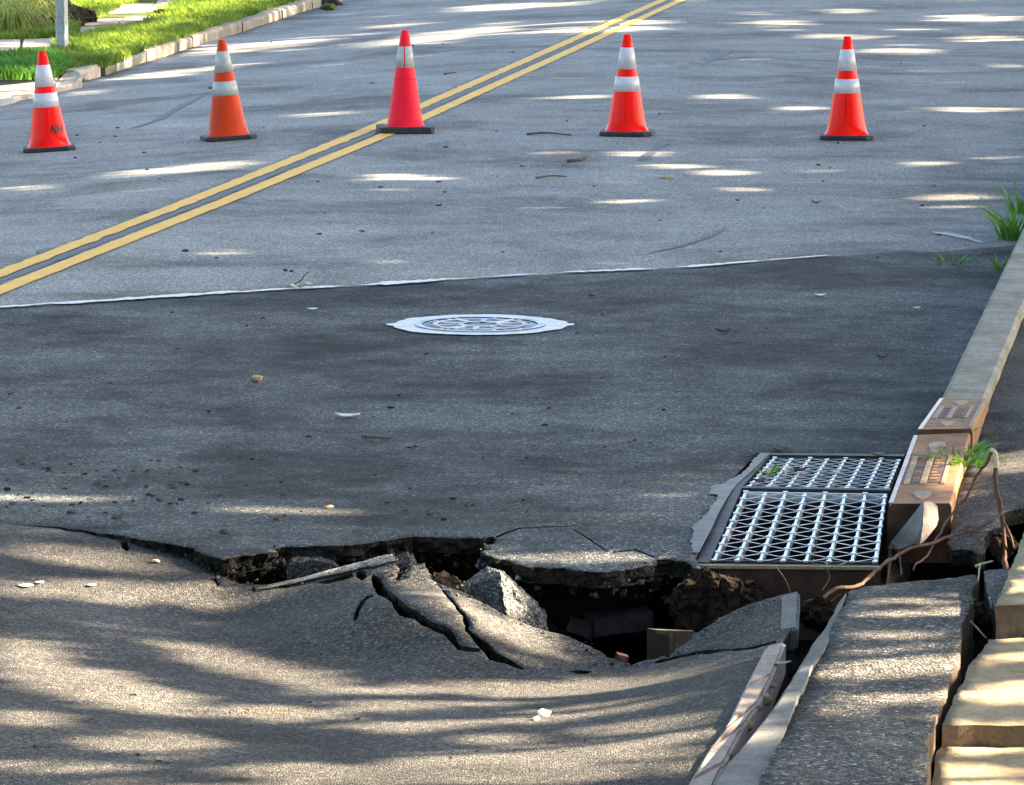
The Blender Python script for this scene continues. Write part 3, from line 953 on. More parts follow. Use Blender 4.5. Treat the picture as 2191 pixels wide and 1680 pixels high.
# ================================================================== THINGS
# ---- traffic cones
def make_cone(name, label, base_px, yaw, body_m, bands, mat_band, h=0.705, base_t=0.032, base_w=0.365, r0=0.142, stripe=False, chamfer=0.05):
    p = onroad(*base_px)
    root = thing(name, label, "traffic cone", tuple(p), "cones across the road")
    zx = float(road_z(np.array([p.x + .05]), np.array([p.y]))[0]) - float(road_z(np.array([p.x - .05]), np.array([p.y]))[0])
    tilt = -math.atan(zx / 0.1)
    R = Matrix.Translation(p) @ Matrix.Rotation(tilt, 4, 'Y') @ Matrix.Rotation(yaw, 4, 'Z')

    def place(mb, nm, mat, parent, smooth=True):
        o = mk(nm, [R @ Vector(q) for q in mb.v], mb.f, mat, parent, smooth)
        return o
    hw, c = base_w / 2, chamfer
    oct_ = [(-hw + c, -hw), (hw - c, -hw), (hw, -hw + c), (hw, hw - c), (hw - c, hw), (-hw + c, hw), (-hw, hw - c), (-hw, -hw + c)]
    mb = MB()
    v = [(x * s_, y * s_, z) for s_, z in ((0.97, 0.002), (1, 0.007), (1, base_t - 0.006), (0.965, base_t)) for x, y in oct_]
    f = [tuple(range(7, -1, -1)), tuple(24 + i for i in range(8))]
    for k in range(3):
        f += [(8 * k + i, 8 * k + (i + 1) % 8, 8 * k + 8 + (i + 1) % 8, 8 * k + 8 + i) for i in range(8)]
    mb.add(v, f)
    place(mb, "base", "rubber", root, False)
    r1, hc = 0.027, h - base_t
    rr = lambda t_: r0 + (r1 - r0) * t_
    mb = MB()
    prof = [(r0 + 0.013, base_t - 0.002), (r0 + 0.008, base_t + 0.006), (r0, base_t + 0.014)] + [(rr(t_), base_t + hc * t_) for t_ in (0.1, 0.3, 0.5, 0.7, 0.9, 0.955)] + \
           [(rr(0.957) - 0.003, base_t + hc * 0.96), (r1 - 0.001, base_t + hc * 0.995), (r1 - 0.004, h), (r1 - 0.009, h), (r1 - 0.010, h - 0.08)]
    mb.lathe(prof, 40)
    body = place(mb, "body", body_m, root)
    for (a, b) in bands:                                   # fractions from the top
        ta, tb = 1 - a, 1 - b
        mb = MB()
        prof = [(rr(tb), base_t + hc * tb - 0.001), (rr(tb) + 0.003, base_t + hc * tb), (rr(ta) + 0.003, base_t + hc * ta), (rr(ta), base_t + hc * ta + 0.001)]
        mb.lathe(prof, 40)
        bnd = place(mb, "reflective_band", mat_band, root)
        if stripe:
            mb = MB()
            q = []
            for t_ in np.linspace(tb, ta, 5):
                for th in (-1.66, -1.54):
                    q.append(((rr(t_) + 0.0045) * math.cos(th - yaw), (rr(t_) + 0.0045) * math.sin(th - yaw), base_t + hc * t_))
            mb.add(q, [(2 * i, 2 * i + 1, 2 * i + 3, 2 * i + 2) for i in range(4)])
            place(mb, "gap_stripe", body_m, bnd, False)
    return root, R, rr, base_t, hc, body, place


b2 = [(0.136, 0.356), (0.437, 0.586)]
c1 = make_cone("traffic_cone", "bright red cone with black lettering on its side, farthest left", (106, 322), 0.1, "cone_red", [(0.146, 0.37), (0.44, 0.585)], "band_white", h=0.70)
make_cone("traffic_cone", "dull orange cone with dirty grey-white bands, second from left", (489, 298), 0.22, "cone_orange", [(0.118, 0.336), (0.434, 0.582)], "band_grey", h=0.70)
c3 = make_cone("traffic_cone", "pinkish red cone with one split white collar standing on the yellow lines", (867, 283), 0.12, "cone_pink", [(0.17, 0.39)], "band_grey", h=0.72, base_t=0.047, base_w=0.385, r0=0.128, stripe=True, chamfer=0.03)
make_cone("traffic_cone", "clean red cone with two white bands, fourth from left", (1341, 289), -0.1, "cone_red", b2, "band_white")
c5 = make_cone("traffic_cone", "red cone with dark drips below its bands, farthest right", (1811, 297), -0.06, "cone_red", [(0.133, 0.347), (0.434, 0.576)], "band_white", h=0.71)


def wrap(c, strokes, name, mat, th0, off=0.0018):
    """flat print laid on a cone: strokes are quads of (metres along, metres up)"""
    root, R, rr, bt, hc, body, place = c
    mb = MB()
    for q in strokes:
        v = []
        for (s_, z) in q:
            t_ = (z - bt) / hc
            r = rr(t_) + off
            th = th0 + s_ / rr(t_)
            v.append((r * math.cos(th), r * math.sin(th), z))
        mb.add(v, [tuple(range(len(q)))])
    return place(mb, name, mat, body, False)


def stroke(a, b, w):
    (x0, y0), (x1, y1) = a, b
    L = math.hypot(x1 - x0, y1 - y0)
    nx, ny = -(y1 - y0) / L * w / 2, (x1 - x0) / L * w / 2
    return [(x0 + nx, y0 + ny), (x0 - nx, y0 - ny), (x1 - nx, y1 - ny), (x1 + nx, y1 + ny)]


z0, z1 = 0.125, 0.185
sh = 0.008
strokes = [stroke((0, z0), (sh, z1), .009), stroke((sh, z1), (0.03, z0), .016), stroke((0.03, z0), (0.03 + sh, z1), .009),
           stroke((0.05, z0), (0.05 + sh, z1), .014), stroke((0.088, z0), (0.088 + sh, z1), .014), stroke((0.05, (z0 + z1) / 2), (0.092, (z0 + z1) / 2), .012)]
wrap(c1, strokes, "lettering", "print_black", rad(-90) + 0.28 - 0.1)
random.seed(4)
wrap(c5, [stroke((0.002, .262), (0.0, .24), .007), stroke((-0.002, .225), (-.003, .205), .004), stroke((-.003, .19), (-.004, .165), .004)], "paint_drip", "print_black", rad(-90) - .12 + .06)
# joint ring of the split collar
root, R, rr, bt, hc, body, place = c3
mb = MB()
mb.lathe([(rr(.505) + .0001, bt + hc * .505), (rr(.5) + .003, bt + hc * .502), (rr(.495) + .003, bt + hc * .495), (rr(.49) + .0001, bt + hc * .487)], 40)
place(mb, "collar_edge", "cone_pink", body)

# ---- sign post on the verge
pp = onverge(133, 115)
post = thing("sign_post", "square grey metal post standing in the left grass verge", "post", tuple(pp))
w2 = 0.056
mb = MB()
v = []
for z in (-0.2, 3.1):
    for (x, y) in ((-w2, -w2 * .6), (-w2 * .8, -w2), (w2 * .55, -w2), (w2, -w2 * .5), (w2, w2), (-w2, w2)):
        v.append((pp.x + x, pp.y + y, pp.z + z))
mb.add(v, [tuple(range(5, -1, -1)), tuple(range(6, 12))] + [(i, (i + 1) % 6, 6 + (i + 1) % 6, 6 + i) for i in range(6)])
mb.obj("shaft", "pole_paint", post)
mb = MB()
mb.beam((pp.x - 0.28, pp.y - 0.062, pp.z + 3.0), (pp.x + 0.28, pp.y - 0.062, pp.z + 3.0), 0.006, 0.5)
mb.obj("sign_plate", "pole_paint", post)

# ---- manhole
mc = onroad(1027, 697)
mz = mc.z
mh = thing("manhole", "round manhole cover shining white in the dark patch", "manhole cover", tuple(mc))


def annulus(rfun0, rfun1, z, n=96, z1=None):
    v, f = [], []
    for j in range(n):
        th = 2 * math.pi * j / n
        for r in (rfun0(th), rfun1(th)):
            v.append((mc.x + r * math.cos(th), mc.y + r * math.sin(th), mz + z))
    for j in range(n):
        k = (j + 1) % n
        f.append((2 * j, 2 * j + 1, 2 * k + 1, 2 * k))
    return v, f


wob = lambda th: 0.395 + 0.018 * mnoise.noise((math.cos(th) * 2.2, math.sin(th) * 2.2, 3)) + 0.012 * mnoise.noise((math.cos(th) * 6, math.sin(th) * 6, 9)) + (0.03 if abs(th) < 0.12 or abs(th - math.pi) < 0.1 or th > 6.2 else 0)
v, f = annulus(lambda t_: 0.292, wob, 0.006)
mk("seal_ring", v, f, "tar_seal", mh)
v, f = annulus(lambda t_: 0.262, lambda t_: 0.296, 0.009)
mk("frame_ring", v, f, "iron_worn", mh)
v, f = annulus(lambda t_: 0.0, lambda t_: 0.264, 0.0045)
lid = mk("lid", v, f, "iron_lid", mh)
for (a, b) in ((0.19, 0.212), (0.075, 0.1)):
    v, f = annulus(lambda t_: a, lambda t_: b, 0.009)
    mk("raised_ring", v, f, "iron_worn", lid)
for k in range(10):
    th = 2 * math.pi * k / 10 + 0.2
    d = Vector((math.cos(th), math.sin(th), 0))
    mb = MB()
    mb.beam(mc + d * 0.1 + Vector((0, 0, .009)), mc + d * 0.19 + Vector((0, 0, .009)), 0.026, 0.006)
    mb.obj("raised_rib", "iron_worn", lid)
for k in range(34):                                     # ring of worn raised lettering blocks, too worn to read
    if random.random() < 0.25:
        continue
    th = 2 * math.pi * k / 34
    d = Vector((math.cos(th), math.sin(th), 0))
    mb = MB()
    mb.beam(mc + d * 0.222 + Vector((0, 0, .0088)), mc + d * 0.248 + Vector((0, 0, .0088)), random.uniform(.008, .02), 0.006)
    mb.obj("raised_block", "iron_worn", lid)

# ---- catch basin: chamber, frame, two grates
basin = thing("catch_basin", "rusty street drain frame with open front above the hole", "drain", tuple((gML + gMR) / 2))


def quadpt(A, B, C, D, s_, t_):                          # A far-left B far-right C near-right D near-left
    return A.lerp(B, s_).lerp(D.lerp(C, s_), t_)


dn = Vector((0, 0, -1))
wall = MB()
ring = [gFL + Vector((-.03, .03, -.06)), gFR + Vector((.03, .03, -.06)), gMR + Vector((.03, 0, -.06)), gNR + Vector((.02, .02, -.06)), gNL + Vector((-.02, .02, -.06)), gML + Vector((-.03, 0, -.06))]
n = len(ring)
wall.add([p for p in ring] + [p + dn * 0.75 for p in ring], [(i, (i + 1) % n, n + (i + 1) % n, n + i) for i in range(n)])
mk("chamber_wall", wall.v, wall.f, "iron_dark", basin)
mk("chamber_water", [p + dn * 0.42 for p in ring], [tuple(range(n))], "water", basin)
for nm, a, b, w, h, m in (("frame_bar", gFL + Vector((-.04, .02, .004)), gFR + Vector((.0, .02, .004)), .05, .09, "iron_dark"),
                          ("frame_bar", gFL + Vector((-.02, .02, .003)), gML + Vector((-.02, 0, .003)), .035, .09, "iron_dark"),
                          ("frame_bar", gML + Vector((-.02, 0, .003)), gNL + Vector((-.012, 0, .003)), .04, .1, "iron_dark"),
                          ("cross_bar", gML + Vector((-.0, .0, .005)), gMR + Vector((.0, .0, .005)), .045, .09, "iron_dark")):
    mb = MB()
    mb.beam(a, b, w, h)
    mb.obj(nm, m, basin)
mb = MB()
mb.beam(gNL + Vector((-.03, -.012, .0)), gNR + Vector((.0, -.012, .0)), .02, .24)
mb.obj("front_plate", "iron_plate_shaded", basin)
mb = MB()
mb.beam(gNL + Vector((-.03, -.03, .0)), gNR + Vector((.0, -.03, .0)), .016, .01)
mb.obj("front_lip", "rust_raised", basin)
mb = MB()
q = at(1604, 1212, gNL.y - 0.035)
mb.beam(q + Vector((-.012, 0, -.045)), q + Vector((.012, 0, -.045)), .02, .2)
mb.obj("front_post", "rust_orange", basin)


def make_grate(name, label, A, B, C, D, nb, nz, t0, t1, bar_w):
    root = thing(name, label, "drain grate", tuple((A + B + C + D) / 4), "grates of the street drain")
    for i in range(nb):
        s_ = 0.035 + 0.93 * i / (nb - 1)
        mb = MB()
        mb.beam(quadpt(A, B, C, D, s_, t0), quadpt(A, B, C, D, s_, t1), bar_w, 0.035)
        off = 0 if i % 2 == 0 else 0.5
        for k in range(nz + 1):
            tt = t0 + (t1 - t0) * min(1, max(0, (k + off) / nz))
            c = quadpt(A, B, C, D, s_, tt) + Vector((0, 0, .0035))
            d = (C - B).normalized() * 0.008
            mb.beam(c - d, c + d, bar_w * 1.9, 0.006)
        mb.obj("bearing_bar", "galvanised", root)
    for i in range(nb - 1):
        sa, sb = 0.035 + 0.93 * i / (nb - 1), 0.035 + 0.93 * (i + 1) / (nb - 1)
        pts = []
        for k in range(2 * nz + 1):
            tt = t0 + (t1 - t0) * k / (2 * nz)
            pts.append(quadpt(A, B, C, D, sa if (k + i) % 2 == 0 else sb, tt) + Vector((0, 0, -.001)))
        mb = MB()
        for p, q in zip(pts[:-1], pts[1:]):
            mb.beam(p, q, 0.0024, 0.0016)
        mb.obj("zigzag_bar", "galvanised", root)
    for tt in (t0, t1):
        mb = MB()
        mb.beam(quadpt(A, B, C, D, 0.02, tt), quadpt(A, B, C, D, 0.98, tt), 0.009, 0.03)
        mb.obj("end_bar", "galvanised" if tt == t0 and nz > 8 else "iron_dark", root)
    return root


make_grate("drain_grate", "far galvanised drain grate littered with leaves", gFL, gFR, gMR, gML, 8, 8, 0.07, 0.95, 0.0085)
make_grate("drain_grate", "near galvanised drain grate over the rusty front plate", gML, gMR, gNR, gNL, 8, 9, 0.05, 0.965, 0.009)

# scalloped sealant flow round the basin
ed = [gFL + Vector((-.03, .03, 0)), gFL.lerp(gML, .5) + Vector((-.04, 0, 0)), gML + Vector((-.05, 0, 0)), gML.lerp(gNL, .35) + Vector((-.055, 0, 0)), gML.lerp(gNL, .7) + Vector((-.05, 0, 0)), gNL + Vector((-.045, .08, 0))]
ed = spline(ed, 26)
L, R = [], []
for k, p in enumerate(ed):
    t_ = k / len(ed)
    w = 0.004 + 0.024 * (0.5 + 0.5 * math.sin(t_ * 17 + 1.2)) * (0.5 + t_) + 0.014 * mnoise.noise((p.x * 8, p.y * 8, 2)) + .012 * mnoise.noise((p.x * 35, p.y * 35, 2))
    if abs(t_ - 0.42) < 0.05:
        w += 0.03
    L.append((p.x - w, p.y))
    R.append((p.x + 0.025, p.y))
tag(ribbon("basin_seal", L, R, "tar_seal_dull", 0.006, patch_z), "grey scalloped sealant along the left edge of the drain", "tar seal", kind="structure")


# ---- rusty kerb castings of the inlet
def casting(label, q, parts):
    FL, FR, NR, NL = q
    root = thing("kerb_casting", label, "kerb casting", tuple((FL + FR + NR + NL) / 4 - Vector((0, 0, .2))), "castings of the drain kerb")
    r = 0.02
    prof = [(0, -.2), (0, -.03), (.02, -.012), (.055, -.002), (.1, 0), (.97, 0), (1.0, -.012), (1.0, -.2)]
    v, f = [], []
    n = 10
    for i in range(n + 1):
        a, b = FL.lerp(NL, i / n), FR.lerp(NR, i / n)
        for (o, h) in prof:
            v.append(a.lerp(b, o) + Vector((0, 0, h)))
    m = len(prof)
    for i in range(n):
        for k in range(m - 1):
            f.append((i * m + k, (i + 1) * m + k, (i + 1) * m + k + 1, i * m + k + 1))
    f += [tuple(range(m)), tuple(n * m + k for k in range(m - 1, -1, -1))]
    mk("casting_body", v, f, "rust", root, False, ["rust", "iron_plate_shaded"], [0] * (len(f) - 2) + [1, 1])  # darker end faces: shade of the unlit ends put into the colour
    for nm, mat, s0, s1, t0, t1, h in parts:
        k = 4 if nm != "emblem" else 12
        pts = []
        if nm == "emblem":
            for j in range(12):
                th = 2 * math.pi * j / 12
                e = 1 + 0.16 * math.sin(3 * th + s0 * 9)
                pts.append(quadpt(FL, FR, NR, NL, (s0 + s1) / 2 + (s1 - s0) / 2 * math.cos(th) * e, (t0 + t1) / 2 + (t1 - t0) / 2 * math.sin(th) * e))
        else:
            pts = [quadpt(FL, FR, NR, NL, s_, t_) for s_, t_ in ((s0, t0), (s1, t0), (s1, t1), (s0, t1))]
        up = Vector((0, 0, h))
        v = [p + up for p in pts] + [p - Vector((0, 0, .002)) for p in pts]
        mk(nm, v, [tuple(range(k - 1, -1, -1))] + [(i, (i + 1) % k, k + (i + 1) % k, k + i) for i in range(k)], mat, root)
    return root


def panel(t0, t1):
    out = [("raised_strip", "rust_raised", .14, .23, t0, t1, .004), ("sunken_panel", "iron_rust", .25, .38, t0 + .02, t1 - .02, .002), ("raised_strip", "rust_raised", .40, .50, t0, t1, .004),
           ("sunken_panel", "iron_rust", .52, .72, t0 + .02, t1 - .02, .002), ("raised_strip", "rust_raised", .74, .80, t0, t1, .004)]
    k = 7
    for i in range(k):                                   # worn raised lines, not legible
        a = t0 + .05 + (t1 - t0 - .1) * (i + .25) / k
        out.append(("raised_line", "rust", .54, .60 + .1 * random.random(), a, a + (t1 - t0) / k * .4, .0045))
        if i % 2 == 0:
            out.append(("raised_line", "rust", .27, .36, a, a + .012, .0045))
    return out


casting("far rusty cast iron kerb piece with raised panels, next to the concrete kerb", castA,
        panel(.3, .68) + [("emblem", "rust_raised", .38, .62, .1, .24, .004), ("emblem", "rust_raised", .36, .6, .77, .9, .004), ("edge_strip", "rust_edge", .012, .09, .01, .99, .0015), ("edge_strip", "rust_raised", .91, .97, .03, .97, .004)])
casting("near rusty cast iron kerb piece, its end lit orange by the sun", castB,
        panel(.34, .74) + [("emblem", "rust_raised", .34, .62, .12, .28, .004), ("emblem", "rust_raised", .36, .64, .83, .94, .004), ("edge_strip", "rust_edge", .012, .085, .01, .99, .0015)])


# ---- irregular lumps
def hull(name, pts, mat, parent=None, rough=0.0, sub=2, smooth=False, minlen=0.02):
    b = bmesh.new()
    for p in pts:
        b.verts.new(p)
    bmesh.ops.convex_hull(b, input=b.verts)
    bmesh.ops.delete(b, geom=[v for v in b.verts if not v.link_faces], context='VERTS')
    if sub:
        bmesh.ops.triangulate(b, faces=b.faces)
        for _ in range(sub):
            bmesh.ops.subdivide_edges(b, edges=[e for e in b.edges if e.calc_length() > minlen], cuts=1, use_grid_fill=True)
            bmesh.ops.triangulate(b, faces=b.faces)
        for v in b.verts:
            v.co += Vector([rough * (mnoise.noise(v.co * 14 + Vector((k * 9.1, 0, 0))) + .7 * mnoise.noise(v.co * 38 + Vector((k * 3.3, 5, 0))) + (.5 * mnoise.noise(v.co * 95 + Vector((k * 3.3, 5, 0))) if minlen < .02 else 0)) for k in range(3)])
    bmesh.ops.recalc_face_normals(b, faces=b.faces)
    me = bpy.data.meshes.new(name)
    b.to_mesh(me); b.free()
    me.materials.append(M[mat])
    if smooth:
        me.polygons.foreach_set("use_smooth", np.ones(len(me.polygons), dtype=bool))
    o = bpy.data.objects.new(name, me)
    COL.objects.link(o)
    if parent:
        adopt(o, parent)
    return o


def cloud(c, r, n=26, seed=0):
    g = random.Random(seed)
    out = []
    for _ in range(n):
        d = Vector((g.gauss(0, 1), g.gauss(0, 1), g.gauss(0, 1))).normalized()
        k = g.uniform(.8, 1.1)
        out.append(Vector(c) + Vector((d.x * r[0], d.y * r[1], d.z * r[2])) * k)
    return out


z4 = lambda x, y: (1851 + x * .1551, 1024.9 + y * .1551)
# broken concrete chunk leaning on the near casting
Yf = castB[3].y - 0.10
cc = []
for (p, dy) in [((812, 315), -.02), ((910, 322), .03), ((985, 400), .06), ((1008, 570), .06), ((985, 650), .03), ((800, 880), -.05), ((765, 905), -.06), ((740, 400), .05), ((370, 860), .06), ((320, 950), .06), ((310, 1330), .04), ((490, 1330), .02), ((460, 970), -.04), ((640, 915), -.05), ((800, 620), -.07)]:
    cc.append(at(*z4(*p), Yf + dy))
fr = [cc[i] for i in (0, 7, 8, 9, 10, 11, 12, 13, 6, 14)]
rt = [cc[i] for i in (0, 14, 6, 5, 4, 3, 2, 1)]
bk = [p + Vector((.01, .07, -.005)) for p in cc]
v = cc + bk
f = [(0, 7, 8, 9, 10, 11, 12, 13, 6, 14), (0, 14, 6, 5, 4, 3, 2, 1)]
out_ring = [0, 7, 8, 9, 10, 11, 12, 13, 6, 5, 4, 3, 2, 1]
nn = 15
f += [(out_ring[i], out_ring[(i + 1) % 14], nn + out_ring[(i + 1) % 14], nn + out_ring[i]) for i in range(14)]
f += [tuple(nn + i for i in reversed(out_ring))]
o = mk("concrete_chunk", v, f, "concrete_grey", slots=["concrete_grey", "concrete_pink"], fmat=[0, 1] + [0] * (len(f) - 2))  # right face in paler pink concrete: its sunlight put into the colour
b = bmesh.new(); b.from_mesh(o.data); bmesh.ops.triangulate(b, faces=b.faces); bmesh.ops.recalc_face_normals(b, faces=b.faces)
bmesh.ops.subdivide_edges(b, edges=b.edges, cuts=2, use_grid_fill=True)
for q in b.verts:
    q.co += Vector([.0035 * mnoise.noise(q.co * 30 + Vector((k * 7, 0, 0))) for k in range(3)])
b.to_mesh(o.data); b.free()
tag(o, "pointed broken concrete chunk leaning against the near kerb casting", "concrete")

# asphalt shard standing in the hole, lit on its right face
Yh = 13.95
sh_ = [(zz3(p), dy) for p, dy in [((180, 490), .05), ((320, 440), .02), ((340, 400), .0), ((400, 408), -.04), ((470, 480), .0), ((580, 570), .03), ((640, 620), .04), ((700, 690), .06), ((660, 760), .02), ((450, 680), -.08), ((200, 580), .02), ((430, 860), -.04), ((700, 900), .04), ((200, 760), .04)]]
hp = [at(*p, Yh + dy) for p, dy in sh_]
o = hull("asphalt_shard", hp + [p + Vector((.0, .12, -.01)) for p in hp], "asphalt_grey", None, 0.011, 5, False, .012)
tag(o, "upright pale asphalt shard in the hole behind the fold, sunlit on its right", "asphalt shard")
hp = [at(*zz2(p), 14.18) for p in [(620, 470), (650, 430), (720, 405), (860, 408), (960, 430), (1010, 470), (1000, 560), (640, 560)]]
tag(hull("asphalt_shard", hp + [p + Vector((0, .1, .0)) for p in hp], "asphalt_rough", None, 0.01, 5, False, .012), "low rounded asphalt piece in the dark gap left of the fold peak", "asphalt shard")
hp = [at(*zz2(p), 14.08) for p in [(1440, 370), (1540, 335), (1560, 380), (1560, 450), (1470, 480), (1440, 470)]]
tag(hull("asphalt_shard", hp + [p + Vector((0.02, .12, -.03)) for p in hp], "asphalt_rough", None, 0.01, 5, False, .012), "small dark asphalt wedge behind the peak of the fold", "asphalt shard")
hp = [at(*zz2(p), 13.93) for p in [(1730, 490), (1830, 490), (1900, 520), (1930, 560), (1990, 650), (1950, 660), (1800, 590)]]
tag(hull("asphalt_shard", hp + [p + Vector((0.02, .06, -.05)) for p in hp], "soil_red", None, 0.014, 5, False, .01), "reddish crumbling lump on the back of the fold", "asphalt shard")

# soil banks under the lip and under the drain
def bank(name, label, line, ztop, zbot, back, mat="soil", seed=0, cols=70, rows=14, amp=0.06, cat="soil bank"):
    pts = [Vector((x, y, 0)) for x, y in line]
    d = [0]
    for a, b_ in zip(pts[:-1], pts[1:]):
        d.append(d[-1] + (b_ - a).length)
    v, f = [], []
    for i in range(cols + 1):
        s_ = d[-1] * i / cols
        x = np.interp(s_, d, [p.x for p in pts]); y = np.interp(s_, d, [p.y for p in pts])
        for k in range(rows + 1):
            t_ = k / rows
            z = ztop + (zbot - ztop) * t_
            n1 = mnoise.noise((x * 6, y * 6 + seed, z * 8)) + .6 * mnoise.noise((x * 19, y * 19 + seed, z * 22)) + .35 * mnoise.noise((x * 47, y * 47, z * 51 + seed))
            v.append((x, y + back * t_ ** .7 + amp * n1, z + amp * .3 * mnoise.noise((x * 23, seed, z * 20))))
    f = [(i * (rows + 1) + k, i * (rows + 1) + k + 1, (i + 1) * (rows + 1) + k + 1, (i + 1) * (rows + 1) + k) for i in range(cols) for k in range(rows)]
    return tag(mk(name, v, f, mat), label, cat, kind="structure")


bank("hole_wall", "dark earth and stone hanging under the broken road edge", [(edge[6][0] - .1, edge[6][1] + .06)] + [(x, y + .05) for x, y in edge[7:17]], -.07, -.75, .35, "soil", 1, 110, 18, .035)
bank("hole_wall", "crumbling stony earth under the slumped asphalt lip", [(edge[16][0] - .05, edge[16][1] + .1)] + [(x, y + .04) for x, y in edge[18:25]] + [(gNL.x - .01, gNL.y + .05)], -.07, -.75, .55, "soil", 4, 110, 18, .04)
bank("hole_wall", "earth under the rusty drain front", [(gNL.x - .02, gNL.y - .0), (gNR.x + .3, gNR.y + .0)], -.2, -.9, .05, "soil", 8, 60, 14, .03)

mp = [at(*p, 13.95) for p in [(1462, 1262), (1490, 1246), (1530, 1240), (1568, 1252), (1600, 1276), (1640, 1300), (1620, 1340), (1460, 1340), (1440, 1290)]]
tag(hull("soil_clod", mp + [p + Vector((0, .2, -.02)) for p in mp], "soil", None, .034, 5, False, .008), "rough brown clod of earth under the left end of the drain front", "soil")
c = on(2096, 1330, -.02)
tag(hull("soil_clod", cloud(c, (.03, .05, .05), 30, 3), "soil", None, .018, 5, False, .007), "small earth clod in the gap between the asphalt strip and the pale slabs", "soil")
c = at(1745, 1318, 13.3)
tag(hull("soil_clod", cloud(c, (.05, .08, .06), 30, 5), "soil", None, .022, 5, False, .008), "dark earth tangled with roots beside the grey kerb strip", "soil")
c = at(2150, 1165, 14.35)
tag(hull("soil_clod", cloud(c, (.05, .06, .05), 30, 6), "soil", None, .022, 5, False, .008), "earth lump under the footway at the far right edge", "soil")

# bricks and a box post down in the pit
def brick(label, px, py, Y, rz_, ry, mat, dims=(.19, .09, .065), name="brick", cat="brick"):
    c = at(px, py, Y)
    o = hull(name, [Vector((sx * dims[0] / 2, sy * dims[1] / 2, sz * dims[2] / 2)) for sx in (-1, 1) for sy in (-1, 1) for sz in (-1, 1)], mat, None, .003, 3)
    o.location = c
    o.rotation_euler = (0.1, ry, rz_)
    return tag(o, label, cat)


brick("dark broken block lying deep in the hole", 1325, 1328, 14.25, .3, -.08, "stone_dark", (.2, .1, .06), "broken_block", "block")
brick("tilted dark stone at the left of the block in the hole", 1245, 1345, 14.2, .8, .4, "stone_dark", (.07, .06, .05), "stone", "stone")
brick("dim stone beside the block deep in the hole", 1185, 1340, 14.35, .2, .1, "stone_dark", (.09, .07, .06), "stone", "stone")
brick("small stone at the bottom of the hole near the lip", 1330, 1408, 13.75, .2, .3, "brick_red", (.035, .03, .025), "stone", "stone")
pr = at(1440, 1378, 13.85)
tube = thing("box_pipe", "short tan square pipe end showing in the hole behind the right slab", "pipe", tuple(pr))
mb = MB()
mb.beam(at(1408, 1349, 13.85), at(1480, 1352, 13.95), .1, .16)
mb.obj("pipe_wall", "pipe_tan", tube)
mb = MB()
mb.beam(at(1440, 1350, 13.79), at(1446, 1350, 13.79), .01, .16)
mb.obj("pipe_rib", "pipe_rim", tube)
mb = MB()
mb.beam(at(1405, 1347, 13.79), at(1484, 1350, 13.79), .02, .012)
mb.obj("pipe_rim", "pipe_rim", tube)

# loose rubble, grit and crumbs of base course, far too many to count
def rubble(name, label, pts, mats):
    g = random.Random(len(pts))
    mb = MB()
    fm = []
    for (c, r) in pts:
        v = []
        q = Matrix.Rotation(g.uniform(0, 6.28), 3, Vector((g.uniform(-1, 1), g.uniform(-1, 1), g.uniform(-1, 1))).normalized())
        for d in ((1, 0, 0), (0, 1, 0), (-1, 0, 0), (0, -1, 0), (0, 0, 1), (0, 0, -1)):
            v.append(c + q @ (Vector(d) * r * g.uniform(.6, 1.2)) + Vector((g.uniform(-.3, .3), g.uniform(-.3, .3), g.uniform(-.2, .2))) * r)
        mb.add(v, [(0, 1, 4), (1, 2, 4), (2, 3, 4), (3, 0, 4), (1, 0, 5), (2, 1, 5), (3, 2, 5), (0, 3, 5)])
        fm += [g.randrange(len(mats))] * 8
    return tag(mk(name, mb.v, mb.f, mats[0], None, False, mats, fm), label, "rubble", kind="stuff")


g = random.Random(12)
pts = []
for _ in range(520):
    x, y = g.uniform(-.7, 1.1), g.uniform(13.3, 15.1)
    pts.append((Vector((x, y, float(ground_z(x, y)) + .03)), g.uniform(.01, .04)))
rubble("pit_rubble", "dark loose rubble in the bottom of the hole", pts, ["stone_dark", "soil", "asphalt_edge"])
pts = []
el_ = e_rough
for _ in range(620):
    i = g.randrange(len(el_) // 5, len(el_) - 1)
    x, y = el_[i]
    t_ = g.random()
    zt = float(patch_z(np.array([x]), np.array([y]))[0])
    pts.append((Vector((x + g.uniform(-.02, .02), y + .005 + .07 * t_ + g.uniform(0, .02), zt - .035 - .09 * t_ * g.random() ** .5)), g.uniform(.005, .017)))
rubble("edge_rubble", "crumbling stones hanging under the broken road edge", pts, ["asphalt_edge", "soil", "asphalt_edge", "asphalt_grey"])
pts = []
for _ in range(620):
    if g.random() < .22:
        x, y = el_[g.randrange(len(el_) // 6, len(el_) - 1)]
        y += abs(g.gauss(0, .035)) + .004
        zt = float(patch_z(np.array([x]), np.array([y]))[0])
    else:
        x, y = se[g.randrange(20, min(len(se) - 12, 260))]
        y -= abs(g.gauss(0, .04)) + .006
        x += g.gauss(0, .015)
        zt = float(sunk_z(np.array([x]), np.array([y]))[0])
    r_ = g.uniform(.0015, .0042) if g.random() < .93 else g.uniform(.005, .009)
    pts.append((Vector((x, y, zt + r_ * .5)), r_))
rubble("loose_grit", "loose asphalt grit along the broken edges of the hole", pts, ["asphalt_grey", "asphalt_edge", "stone_dark", "asphalt_rough"])

